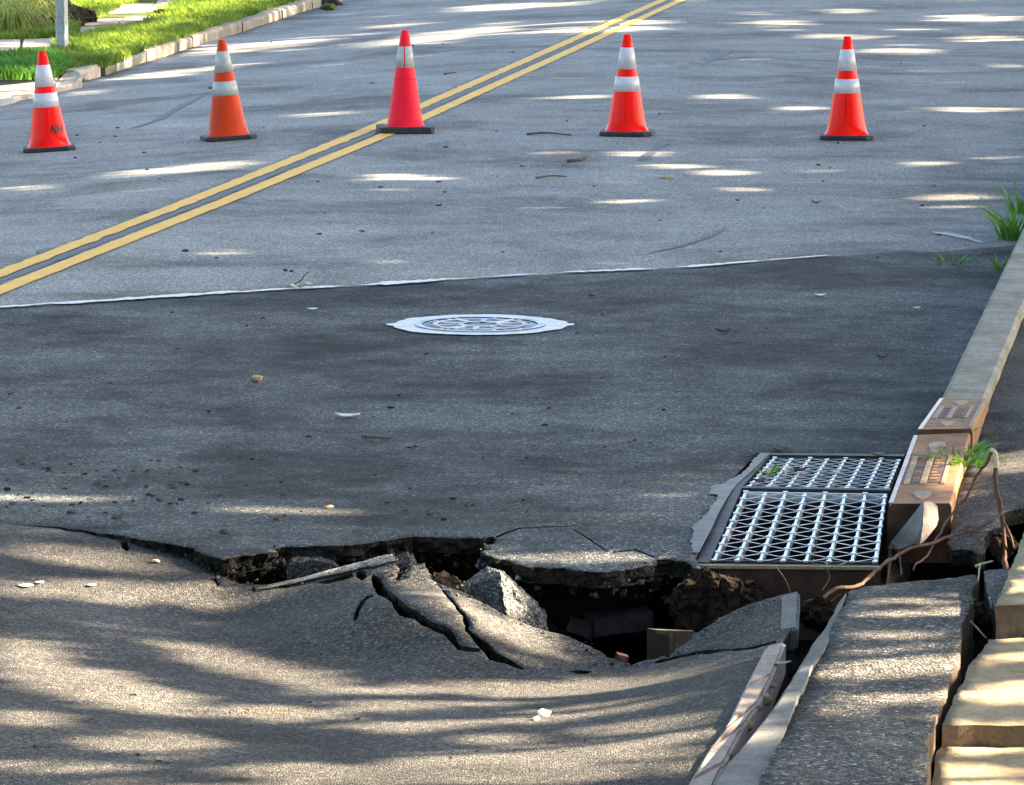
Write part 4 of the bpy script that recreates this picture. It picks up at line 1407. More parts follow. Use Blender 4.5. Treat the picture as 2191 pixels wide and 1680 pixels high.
# ---- concrete strip along the right edge of the sunken slab
strip = thing("gutter_strip", "narrow pinkish concrete strip along the right edge of the sunken slab", "concrete strip", tuple(on(1600, 1480, 0)))
quad_slab([onsunk(1668, 1279) + Vector((0, 0, .005)), on(1712, 1264, .045), on(1708, 1342, .012), onsunk(1664, 1352) + Vector((0, 0, .005))], .07, "strip_piece", "concrete_grey", strip)
lf = [(1638, 1382), (1593, 1469), (1551, 1556), (1516, 1600), (1474, 1671), (1430, 1760)]
rg = [(1682, 1372), (1655, 1440), (1626, 1500), (1594, 1549), (1552, 1629), (1500, 1740)]
for k in range(5):
    a, b_, c_, d_ = (on(*lf[k], .014), on(*rg[k], .014), on(*rg[k + 1], .014), on(*lf[k + 1], .014))
    e = .03 * (d_ - a).normalized()
    quad_slab([a, b_, c_ - .12 * e, d_ - .12 * e], .1, "strip_piece", "concrete_pink", strip)
random.seed(8)
for k, (x, y, r) in enumerate([(1640, 1497, .02), (1625, 1520, .018), (1600, 1552, .022), (1656, 1470, .012), (1560, 1622, .025)]):
    c = on(x, y, -.005)
    tag(hull("concrete_crumb", cloud(c, (r, r * 1.3, r * .8), 14, 20 + k), "concrete_warm", None, .004, 2),
        ["chunky yellowish crumb in the long gap, uppermost of three", "yellowish crumb in the long gap, middle of three", "flat yellowish crumb in the long gap, lowest of three",
         "small pale crumb near the top of the pinkish strip", "pale flake broken off the foot of the pinkish strip"][k], "concrete crumb", "crumbs in the long gap")

# ---- big asphalt strip slab with its grey kerb
slabC = thing("footway_slab", "long dark asphalt strip tilted in the foreground right of the long gap", "asphalt slab", tuple(on(1850, 1450, 0)))
ZC = .07
top_px = [(1808, 1287), (1816, 1259), (1852, 1242), (1960, 1228), (2090, 1208), (2092, 1225), (2080, 1262), (2082, 1290), (2064, 1324), (2058, 1349), (2056, 1385), (2050, 1424), (2030, 1444), (2019, 1486), (2009, 1511), (1995, 1563),
          (1984, 1598), (1984, 1680), (1960, 1800), (1560, 1800), (1627, 1678), (1666, 1605), (1686, 1556), (1704, 1504), (1731, 1448), (1739, 1426), (1770, 1384), (1792, 1333)]
zC = lambda x, y: ZC + .012 * np.sin(np.asarray(y) * 3.1) - .02 * np.clip(np.asarray(y) - 12.6, 0, 2)
outl = rough_line([tuple(on(*p, ZC)[:2]) for p in top_px + [top_px[0]]], .009, .03)[:-1]
sheet("slab_body", outl, [], zC, .16, .05, "asphalt_strip", "concrete_brown", slabC, relief=.006, under=.03)
kl = [(1794, 1283), (1783, 1304), (1765, 1334), (1736, 1377), (1711, 1416), (1686, 1458), (1638, 1528), (1586, 1591), (1544, 1643), (1523, 1680), (1440, 1800)]
kr = [(1813, 1268), (1806, 1289), (1791, 1334), (1769, 1384), (1738, 1427), (1730, 1449), (1703, 1505), (1685, 1557), (1665, 1606), (1626, 1679), (1556, 1802)]
ky = [(on(*a, ZC + .0), on(*b_, ZC + .006)) for a, b_ in zip(kl, kr)]
v, f = [], []
Ls, Rs = spline([a for a, _ in ky], 5), spline([b_ for _, b_ in ky], 5)
for a, b_ in zip(Ls, Rs):
    a = a + Vector((.004 * mnoise.noise(a * 9), 0, 0))
    v += [a + Vector((.0, 0, -.2)), a + Vector((0, 0, -.012)), a + Vector((.012, 0, 0)), b_ + Vector((-.003, 0, 0)), b_ + Vector((-.003, 0, -.2))]
for i in range(len(Ls) - 1):
    f += [(5 * i + k, 5 * i + k + 1, 5 * i + 6 + k, 5 * i + 5 + k) for k in range(4)]
f += [(0, 1, 2, 3, 4)[::-1], tuple(5 * (len(Ls) - 1) + k for k in range(5))]
kb_ = mk("kerb_strip", v, f, "concrete_grey")
tag(kb_, "smooth grey concrete kerb strip along the left side of the asphalt strip", "kerb stone")


# ---- pale concrete footway slabs on the right
def big_slab(label, pts, z, thick, name="concrete_slab"):
    o = sheet(name, rough_line([tuple(on(*p, z)[:2]) for p in pts + [pts[0]]], .006, .04)[:-1], [], lambda x, y: z + .004 * np.sin(np.asarray(x) * 9) + 0 * np.asarray(y), thick, .05, "concrete_warm", "concrete_brown", relief=.003, under=.1)
    return tag(o, label, "concrete slab", "broken footway slabs")


big_slab("topmost pale concrete slab at the right edge, highest of the three steps", [(2128, 1296), (2142, 1272), (2178, 1180), (2205, 1100), (2500, 1100), (2560, 1296)], .145, .2)
big_slab("middle pale concrete slab at the right edge with a brown broken front", [(2016, 1549), (2022, 1540), (2049, 1479), (2070, 1430), (2114, 1367), (2560, 1362), (2640, 1549)], .055, .2)
big_slab("lowest pale concrete slab in the bottom right corner", [(1960, 1800), (1994, 1680), (2001, 1618), (2015, 1593), (2640, 1590), (2760, 1800)], .0, .2)
hp = [on(2106, 1220, .06), on(2165, 1217, .06), on(2150, 1292, .04), on(2130, 1300, .04), on(2112, 1265, .05)]
tag(hull("concrete_chunk", hp + [p + Vector((0.0, 0, -.12)) for p in hp], "asphalt_grey", None, .004, 3), "grey slab fragment in shade left of the topmost pale slab", "concrete")

# bare verge right of the pale slabs, outside the picture
bo = [(1.86, -8), (9, -8), (9, 14.4), (2.1, 14.2), (1.95, 12.7), (1.9, 11)]
tag(sheet("verge", bo, [], lambda x, y: -.03 + .01 * np.sin(np.asarray(x) * 3) + 0 * np.asarray(y), .4, .5, "verge_soil", "soil"), "earth verge right of the broken footway slabs", "verge", kind="structure")

# ---- roots and branches at the hole
Yr = 14.2
def root_obj(name, label, runs, cat="root", group=None):
    base = runs[0][0][0]
    r = thing(name, label, cat, tuple(base), group)
    for pts, r0, r1, mat, nm in runs:
        mb = MB()
        pl = [q + Vector([.0045 * mnoise.noise(q * 23 + Vector((k * 5, 0, 0))) + .002 * mnoise.noise(q * 70 + Vector((k * 5, 3, 0))) for k in range(3)]) for q in spline(pts, 9)]
        mb.tube(pl, r0, r1, 8, .2)
        mb.obj(nm, mat, r, True)
    return r


Pq = lambda *l: [at(x, y, Y) for x, y, Y in l]
root_obj("broken_branch", "broken reddish branch bent over beside the near kerb casting, pale at its snapped tip", [
    (Pq((2150, 1225, 14.25), (2150, 1180, 14.3), (2143, 1095, 14.35), (2132, 1050, 14.38), (2129, 1010, 14.4), (2130, 985, 14.4)), .0085, .0075, "root_red", "stem"),
    (Pq((2131, 1000, 14.395), (2132, 985, 14.392), (2128, 968, 14.392), (2120, 962, 14.392)), .0095, .006, "cut_wood", "snapped_tip"),
    (Pq((2122, 966, 14.4), (2112, 990, 14.4), (2092, 1016, 14.4), (2070, 1060, 14.38), (2040, 1098, 14.35), (2018, 1130, 14.3), (1998, 1160, 14.25), (1984, 1190, 14.2), (1962, 1205, 14.1), (1954, 1222, 14.05)), .005, .003, "root_red", "side_shoot")])
root_obj("long_root", "long brown root arching from the snapped branch down to the drain front", [
    (Pq((2144, 1096, 14.33), (2120, 1116, 14.3), (2085, 1134, 14.28), (2040, 1145, 14.25), (1990, 1165, 14.2), (1945, 1176, 14.15), (1900, 1200, 14.05), (1868, 1228, 13.9), (1838, 1252, 13.75), (1800, 1258, 13.65), (1770, 1272, 13.6), (1750, 1290, 13.55)), .0048, .006, "root_bark", "stem")])
root_obj("root_tangle", "tangle of pale brown roots in the gap above the grey kerb strip", [
    (Pq((1752, 1288, 13.5), (1735, 1284, 13.5), (1718, 1290, 13.5)), .006, .003, "root_bark", "root"),
    (Pq((1750, 1290, 13.5), (1765, 1305, 13.48), (1775, 1325, 13.46), (1772, 1345, 13.45)), .005, .003, "root_bark", "root"),
    (Pq((1760, 1296, 13.5), (1785, 1283, 13.5), (1800, 1272, 13.5)), .003, .002, "root_bark", "root"),
    (Pq((1740, 1295, 13.5), (1755, 1315, 13.5), (1750, 1335, 13.5)), .003, .002, "root_bark", "root"),
    (Pq((1778, 1312, 13.45), (1805, 1313, 13.4)), .002, .001, "twig_bark", "root")])
for k, (lab, pts, r, m) in enumerate([
    ("thin dark twig standing before the left half of the near grate", Pq((1692, 1268, 13.7), (1680, 1240, 13.75), (1660, 1212, 13.8)), .002, "twig_bark"),
    ("thin brown twig leaning against the rusty drain front", Pq((1758, 1265, 13.8), (1775, 1235, 13.85), (1765, 1212, 13.9)), .002, "root_bark"),
    ("dark stalk rising across the near grate", Pq((1738, 1208, 14.1), (1745, 1170, 14.15), (1756, 1128, 14.2)), .0016, "twig_bark"),
    ("thin root hanging over the far right corner of the asphalt strip", Pq((2097, 1208, 13.45), (2092, 1250, 13.4), (2086, 1280, 13.35), (2079, 1316, 13.3)), .003, "cut_wood"),
    ("pale peeled stick on the far end of the asphalt strip", Pq((2088, 1211, 13.5), (2108, 1205, 13.52), (2124, 1201, 13.55)), .0045, "cut_wood"),
    ("pale stick in the gap pointing at the middle concrete slab", Pq((2068, 1323, 12.9), (2088, 1342, 12.8), (2110, 1366, 12.7)), .004, "cut_wood"),
    ("short whitish stick against the grey slab fragment", Pq((2117, 1278, 13.0), (2120, 1290, 13.0), (2120, 1302, 13.0)), .0035, "stone_white"),
    ("bundle of dry stalks under the snapped branch", Pq((2150, 1120, 14.3), (2163, 1150, 14.3), (2170, 1180, 14.3)), .005, "root_bark"),
    ("thin pale straw on the right edge of the asphalt strip", Pq((2030, 1430, 12.1), (2045, 1447, 12.05)), .002, "cut_wood"),
    ("long dark twig lying on the road near the fourth cone", [onroad(1128, 290) + Vector((0, 0, .01)), onroad(1170, 288) + Vector((0, 0, .012)), onroad(1222, 292) + Vector((0, 0, .01))], .008, "twig_bark"),
    ("thick short dark stick on the road below the fourth cone", [onroad(1214, 348) + Vector((0, 0, .012)), onroad(1238, 347) + Vector((0, 0, .014)), onroad(1256, 343) + Vector((0, 0, .02))], .013, "twig_bark"),
    ("dark knotty twig left of the wood chip", [onroad(1147, 384) + Vector((0, 0, .01)), onroad(1180, 381) + Vector((0, 0, .014)), onroad(1213, 381) + Vector((0, 0, .01))], .007, "twig_bark"),
    ("straight dark twig below the white leaf in the dark patch", [onroad(775, 936) + Vector((0, 0, .005)), onroad(805, 940) + Vector((0, 0, .007)), onroad(836, 941) + Vector((0, 0, .006))], .005, "twig_bark"),
    ("thin dark twig lying across the yellow lines", [onroad(950, 161) + Vector((0, 0, .012)), onroad(976, 158) + Vector((0, 0, .014))], .008, "twig_bark"),
]):
    mb = MB()
    mb.tube(spline(pts, 5), r, r * .6, 6, .15)
    tag(mb.obj("twig", m, None, True), lab, "twig", "twigs around the hole" if k < 9 else "twigs on the road")


# ---- leaves, sprigs, stones and crumbs on the road
def leaf(label, px, py, w, d, mat, curl=.01, yaw=0.0, zf=surf_z, group="leaves on the road"):
    p = on_surf(px, py, zf, 8, 200)
    v, f = [], []
    n = 7
    for i in range(n):
        t_ = i / (n - 1)
        x = (t_ - .5) * w
        hw = d * math.sin(math.pi * min(max(t_, .04), .96)) ** .8 / 2
        z = .005 + curl * .45 * (2 * t_ - 1) ** 2
        for s_, dz in ((-1, curl * .35), (0, 0), (1, curl * .35)):
            v.append((x, s_ * hw, z + dz))
    for i in range(n - 1):
        for k in range(2):
            f.append((3 * i + k, 3 * i + k + 1, 3 * i + 4 + k, 3 * i + 3 + k))
    o = mk("leaf", v, f, mat, None, True)
    so = o.modifiers.new("thickness", 'SOLIDIFY')
    so.thickness = .0012
    o.location = p
    o.rotation_euler = (0, 0, yaw)
    return tag(o, label, "leaf", group)


for a in [("large white curled leaf in the middle of the dark patch", 743, 895, .1, .07, "leaf_pale", .02, -.15),
          ("small white leaf just below the seam", 668, 664, .05, .05, "leaf_pale", .008, .1),
          ("pale curled pod-like leaf right of the manhole", 1268, 637, .055, .06, "leaf_dry", .03, .5),
          ("whitish leaf with dark underside in the upper right of the patch", 1755, 635, .055, .07, "leaf_pale", .012, 0),
          ("small bright leaf left of the right kerb", 1962, 662, .035, .04, "leaf_pale", .01, 0),
          ("dark red leaf in the right of the patch", 1548, 712, .07, .06, "leaf_dark", .02, .1),
          ("dark curled leaf near the right kerb", 1888, 768, .05, .06, "leaf_dark", .02, 0),
          ("reddish leaf in the lower right of the patch", 1670, 967, .05, .05, "leaf_dark", .012, .2),
          ("flat whitish leaf on the near sunken paving at the left", 54, 1257, .05, .05, "leaf_pale", .004, 0),
          ("second pale leaf flake at the left, just above the flat one", 84, 1250, .03, .03, "leaf_pale", .004, .2),
          ("pale leaf scrap above the sunlit band at left", 195, 1256, .03, .03, "leaf_pale", .003, 0),
          ("brown dead leaf on the far grate", 1712, 1012, .05, .05, "leaf_dark", .02, .3),
          ("green-brown leaf at the upper right of the far grate", 1880, 977, .055, .05, "leaf_dry", .015, .2),
          ("small pale leaf on the middle of the far grate", 1788, 1013, .035, .03, "leaf_pale", .004, 0),
          ("brown leaf at the left end of the cross bar", 1625, 1034, .045, .05, "leaf_dark", .015, 0),
          ("long dry leaf on the edge of the pinkish strip", 1668, 1424, .07, .03, "concrete_pink", .006, .35),
          ("small olive leaf on the road below the fifth cone", 1747, 437, .06, .06, "leaf_dry", .03, 0)]:
    leaf(*a)


def blades(name, label, cat, px, py, n, hgt, spread, mat, zf, width=.008, group=None, lean=.6, seed=1, kids=False):
    p = on_surf(px, py, zf, 8, 200)
    g = random.Random(seed)
    r = thing(name, label, cat, tuple(p), group)
    mb = MB()
    for _ in range(n):
        th = g.uniform(0, 6.283)
        rr_ = spread * g.random() ** .6
        b0 = p + Vector((rr_ * math.cos(th) * .5, rr_ * math.sin(th) * .5, -.01))
        hh = hgt * g.uniform(.45, 1.1)
        d = Vector((math.cos(th + g.uniform(-.6, .6)), math.sin(th + g.uniform(-.6, .6)), 0))
        side = Vector((-d.y, d.x, 0)) * width * g.uniform(.6, 1.2)
        v = []
        for k in range(4):
            t_ = k / 3
            c = b0 + d * (lean * hh * t_ ** 1.6 * g.uniform(.9, 1.1)) + Vector((0, 0, hh * (t_ - .35 * lean * t_ * t_)))
            s_ = side * (1 - t_ * .9)
            v += [c - s_, c + s_]
        mb.add(v, [(0, 1, 3, 2), (2, 3, 5, 4), (4, 5, 7, 6)])
    mb.obj("foliage", mat, r)
    return r


kz = lambda x, y: np.zeros_like(np.asarray(x, float)) + .0
blades("weed", "tall bright weed clump growing at the right kerb foot", "weed", 2172, 512, 46, .3, .2, "weed", kz, .014, "weeds along the kerb", .7, 3)
blades("weed", "smaller weed tuft behind the tall clump at the right edge", "weed", 2185, 458, 30, .26, .2, "weed", kz, .014, "weeds along the kerb", .6, 4)
blades("weed", "low two-tufted weed on the dark patch near the kerb", "weed", 2035, 562, 14, .09, .22, "weed", kz, .01, "weeds along the kerb", 1.1, 5)
blades("weed", "little weed against the kerb below the tall clump", "weed", 2140, 577, 12, .12, .12, "weed", kz, .01, "weeds along the kerb", .9, 6)
blades("weed", "leafy weed creeping over the near kerb casting", "weed", 2054, 985, 60, .085, .26, "weed", lambda x, y: kz(x, y) + .085, .011, "weeds on the drain", 1.1, 7)
blades("weed", "low leafy weed trailing along the right edge of the near kerb casting", "weed", 2066, 958, 34, .06, .2, "weed", lambda x, y: kz(x, y) + .09, .01, "weeds on the drain", 1.3, 27)
blades("weed", "grass tuft in the joint between the two kerb castings", "weed", 2062, 930, 16, .1, .14, "weed", lambda x, y: kz(x, y) + .1, .008, "weeds on the drain", 1.1, 8)
blades("weed", "few green grass blades at the near edge of the grate", "weed", 1775, 1208, 9, .04, .1, "weed", lambda x, y: kz(x, y) - .03, .006, "weeds on the drain", 1.6, 9)
blades("weed", "small green sprout at the left of the far grate", "weed", 1655, 1012, 16, .05, .1, "weed", kz, .008, "weeds on the drain", .9, 10)
blades("weed", "dry grass tuft at the foot of the pale kerb stone", "weed", 228, 158, 22, .12, .14, "grass_reed", road_z, .012, "weeds at the left kerb", .8, 11)
blades("weed", "dark weed tuft under the first kerb stone", "weed", 175, 176, 20, .1, .16, "weed", road_z, .012, "weeds at the left kerb", .8, 12)
blades("weed", "mossy weeds growing on the kerb behind the second cone", "weed", 280, 137, 26, .1, .3, "weed", road_z, .012, "weeds at the left kerb", .6, 13)
blades("weed", "low weeds in the apron joint left of the first cone", "weed", 42, 213, 16, .06, .3, "weed", road_z, .012, "weeds at the left kerb", .9, 14)
blades("weed", "thin dry tuft on the right of the asphalt strip", "weed", 2060, 1288, 14, .03, .1, "weed", lambda x, y: kz(x, y) + .07, .004, "weeds on the drain", 1.2, 15)

# sprig lying on the seam
sp_ = onroad(640, 617)
sprig = thing("leafy_sprig", "fallen leafy sprig with pale leaves lying on the white seam", "sprig", tuple(sp_))
mb = MB()
mb.tube(spline([onroad(630, 612) + Vector((0, 0, .01)), onroad(645, 612) + Vector((0, 0, .03)), onroad(652, 612) + Vector((0, 0, .055)), onroad(662, 612) + Vector((0, 0, .07))], 5), .0035, .002)
mb.obj("stem", "twig_bark", sprig)
g = random.Random(5)
for k in range(13):
    a = onroad(600 + 7 * k + g.uniform(-4, 4), 614 + g.uniform(-3, 7)) + Vector((0, 0, .008))
    d = Vector((g.uniform(-1, 1), g.uniform(-.5, .5), g.uniform(.0, .25))).normalized() * g.uniform(.04, .08)
    s_ = Vector((-d.y, d.x, 0)).normalized() * .012
    mk("leaf", [a, a + d * .5 + s_, a + d, a + d * .5 - s_], [(0, 1, 2, 3)], "leaf_pale" if k % 3 else "weed", sprig)

# stones
def stone_mesh(seed, mat, r=(1, .8, .55)):
    o = hull("stone", cloud((0, 0, 0), r, 12, seed), mat, None, 0, 0)
    me = o.data
    bpy.data.objects.remove(o)
    return me


def stone(label, px, py, size, mat, yaw=0.0, group=None, zf=surf_z, seed=1, cat="stone", name="stone", flat=.55):
    p = on_surf(px, py, zf, 8, 200)
    o = hull(name, cloud((0, 0, 0), (size, size * .75, size * flat), 16, seed), mat, None, size * .08, 2)
    o.location = p + Vector((0, 0, size * flat * .55))
    o.rotation_euler = (0, 0, yaw)
    return tag(o, label, cat, group)


stone("tan brick-shaped stone left of the manhole", 549, 815, .034, "stone_tan", .1, None, surf_z, 31)
stone("pinkish wood-like chip on the road below the fourth cone", 1426, 382, .05, "stone_tan", .2, None, surf_z, 32, flat=.3)
stone("tan pebble near the left part of the hole edge", 703, 1088, .019, "stone_tan", .4, None, surf_z, 33)
stone("two-toned reddish pebble above the hole", 592, 1113, .014, "brick_red", .4, None, surf_z, 34)
stone("dark flat stone above the left end of the hole", 481, 1141, .02, "stone_dark", .1, None, surf_z, 35)
stone("yellowish stone on the sagging paving at left", 333, 1204, .017, "stone_tan", 1.0, None, surf_z, 36)
stone("bright white stone on the sunlit foreground", 1164, 1533, .024, "stone_white", .5, None, surf_z, 37, flat=.7)
stone("small white stone chip touching the bright white stone", 1146, 1540, .014, "stone_white", .5, None, surf_z, 38)
stone("dark round stone behind the right kerb", 2118, 832, .03, "stone_dark", .2, None, lambda x, y: kz(x, y) + .06, 39)
stone("dark lump at the far end of the left kerb", 712, 12, .16, "stone_dark", .2, None, road_z, 40)
stone("dark clump on the road just before the far left kerb", 706, 22, .13, "verge_soil", .2, None, road_z, 41)
stone("larger dark stone in the crumbs at lower left", 250, 1110, .021, "stone_dark", .2, None, surf_z, 42)
stone("dark chunk at the left edge of the patch above the crack", 152, 1098, .018, "stone_dark", .2, None, surf_z, 43)
stone("dark cube-like crumb left of the yellow-lit strip", 342, 1072, .016, "stone_dark", .2, None, surf_z, 44)
stone("dark stone pair on the road above the sprig, left one", 611, 580, .017, "leaf_dark", .2, None, surf_z, 45)
stone("dark stone pair on the road above the sprig, right one", 624, 582, .017, "leaf_dark", .6, None, surf_z, 46)
crumb_meshes = [stone_mesh(60 + k, m) for k, m in enumerate(["stone_dark", "stone_dark", "leaf_dark", "stone_dark", "brick_red", "asphalt_edge"])]
g = random.Random(21)


def crumbs(n, x0, x1, y0, y1, s0, s1, label, group):
    for _ in range(n):
        px, py = g.uniform(x0, x1), g.uniform(y0, y1)
        p = on_surf(px, py, surf_z, 8, 200)
        if p.x > gNL.x - .1 and p.y < 17 and p.y > 13:
            continue
        o = bpy.data.objects.new("crumb", g.choice(crumb_meshes))
        s_ = g.uniform(s0, s1) * 1.3
        o.scale = (s_ * g.uniform(.8, 1.7), s_, s_ * g.uniform(.6, 1))
        o.rotation_euler = (g.uniform(-.2, .2), 0, g.uniform(-.5, .5))
        o.location = p + Vector((0, 0, s_ * .3))
        COL.objects.link(o)
        tag(o, label, "crumb", group)


crumbs(60, 0, 420, 985, 1110, .004, .011, "small dark crumb scattered on the left of the patch above the crack", "crumbs at the left crack")
crumbs(46, 420, 1450, 910, 1120, .004, .009, "small dark crumb scattered on the patch just beyond the hole", "crumbs beyond the hole")
crumbs(40, 0, 2000, 660, 900, .004, .009, "tiny dark crumb scattered on the dark patch around the manhole", "crumbs on the dark patch")
crumbs(46, 100, 2050, 270, 560, .006, .013, "tiny dark crumb scattered on the lighter road before the cones", "crumbs on the lighter road")
crumbs(12, 300, 2000, 80, 260, .01, .018, "dark crumb on the far road behind the cones", "crumbs behind the cones")
crumbs(16, 60, 1400, 1480, 1660, .004, .007, "small dark crumb on the sunlit foreground paving", "crumbs on the foreground")

# sandy washed-out soil on the foreground
g = random.Random(2)
mb = MB()
for k in range(130):
    px, py = g.gauss(585, 48), g.gauss(1528, 4) - 8 * g.random()
    p = onsunk(px, py)
    s_ = g.uniform(.002, .005)
    mb.add([p + Vector((s_, 0, .001)), p + Vector((0, s_, .001)), p + Vector((-s_, 0, .001)), p + Vector((0, -s_, .001)), p + Vector((0, 0, s_ * .8))], [(0, 1, 4), (1, 2, 4), (2, 3, 4), (3, 0, 4)])
tag(mb.obj("washed_soil", "soil_red"), "scattered orange soil grains on the sunlit foreground paving", "soil", kind="stuff")

# ---- verge grass, reed clump and soil
def grass_field(name, label, poly_px, n, h0, h1, mat, seed, width=.012, holes=()):
    g = np.random.default_rng(seed)
    V, Fc = [], []
    pts3 = [onverge(*p) for p in poly_px]
    poly = [tuple(p[:2]) for p in pts3]
    hl = [[tuple(onverge(*p)[:2]) for p in h] for h in holes]
    X0, X1 = min(p[0] for p in poly), max(p[0] for p in poly)
    Y0, Y1 = min(p[1] for p in poly), max(p[1] for p in poly)
    m = 0
    while m < n:
        x, y = g.uniform(X0, X1, 4000), g.uniform(Y0, Y1, 4000)
        ok = inside(x, y, poly)
        for h in hl:
            ok &= ~inside(x, y, h)
        x, y = x[ok], y[ok]
        dens = np.array([mnoise.noise((a * 1.6, b_ * 1.1, seed)) for a, b_ in zip(x, y)])
        ok = dens > g.uniform(-.75, .25, len(x))
        x, y = x[ok], y[ok]
        z = verge_z(x, y)
        th = g.uniform(0, 6.28, len(x))
        hh = g.uniform(h0, h1, len(x)) * (1 + .5 * dens[ok])
        for a, b_, c, t_, q in zip(x, y, z, th, hh):
            k = len(V)
            dx, dy = math.cos(t_), math.sin(t_)
            sx, sy = -dy * width * .5, dx * width * .5
            l1, l2 = q * .25, q * .75
            V += [(a - sx, b_ - sy, c - .01), (a + sx, b_ + sy, c - .01), (a + dx * l1 - sx * .8, b_ + dy * l1 - sy * .8, c + q * .6), (a + dx * l1 + sx * .8, b_ + dy * l1 + sy * .8, c + q * .6), (a + dx * l2, b_ + dy * l2, c + q)]
            Fc += [(k, k + 1, k + 3, k + 2), (k + 2, k + 3, k + 4)]
            m += 1
    return tag(mk(name, V, Fc, mat), label, "grass", kind="stuff")


grass_field("grass", "bright green grass strip between the kerb and the paving stones", [(150, 150), (225, 143), (300, 116), (400, 82), (505, 48), (600, 14), (660, -8), (560, -20), (400, 0), (330, 35), (290, 62), (230, 70), (160, 82), (120, 100), (100, 128)], 30000, .05, .11, "grass_blade", 3, .014)
grass_field("grass", "shaded grass patches left of the sign post", [(-30, 169), (60, 169), (116, 165), (150, 150), (112, 122), (60, 128), (-30, 138)], 7000, .05, .13, "weed", 4, .018)
grass_field("grass", "grass growing between the old paving stones", [(-30, 88), (100, 84), (165, 76), (170, 56), (230, 32), (330, -12), (180, -20), (150, 40), (90, 70), (-30, 78)], 8000, .04, .1, "grass_blade", 5, .014)
r = thing("reed_clump", "tall yellow-green ornamental grass arching at the top left corner", "ornamental grass", tuple(onverge(30, 78)))
g = random.Random(9)
mb = MB()
for cx_, cy_, nb_, hh in ((20, 74, 420, .5), (70, 60, 260, .48), (-20, 60, 200, .55), (45, 50, 200, .6)):
    b0 = onverge(cx_, cy_)
    for _ in range(nb_):
        th = g.uniform(0, 6.283)
        d = Vector((math.cos(th), math.sin(th), 0))
        p = b0 + d * g.uniform(0, .12)
        h_ = hh * g.uniform(.5, 1.1)
        reach = h_ * g.uniform(.5, 1.1)
        s_ = Vector((-d.y, d.x, 0)) * .006
        v = []
        for k in range(6):
            t_ = k / 5
            c = p + d * reach * t_ + Vector((0, 0, h_ * (1.9 * t_ - 1.75 * t_ * t_)))
            v += [c - s_ * (1.2 - t_), c + s_ * (1.2 - t_)]
        mb.add(v, [(2 * k, 2 * k + 1, 2 * k + 3, 2 * k + 2) for k in range(5)])
mb.obj("blades", "grass_reed", r)
for k, (x, y, rr_, lab) in enumerate([(106, 44, .34, "dark soil heap between the reed clump and the post"), (162, 50, .24, "dark soil heap right of the sign post"), (78, 70, .24, "dark soil at the foot of the reed clump"), (345, 38, .12, "brown bare earth patch in the grass strip")]):
    c = onverge(x, y)
    tag(hull("soil_heap", cloud(c + Vector((0, 0, rr_ * .1)), (rr_, rr_ * 1.6, rr_ * .7), 40, 80 + k), "soil", None, rr_ * .2, 3), lab, "soil")

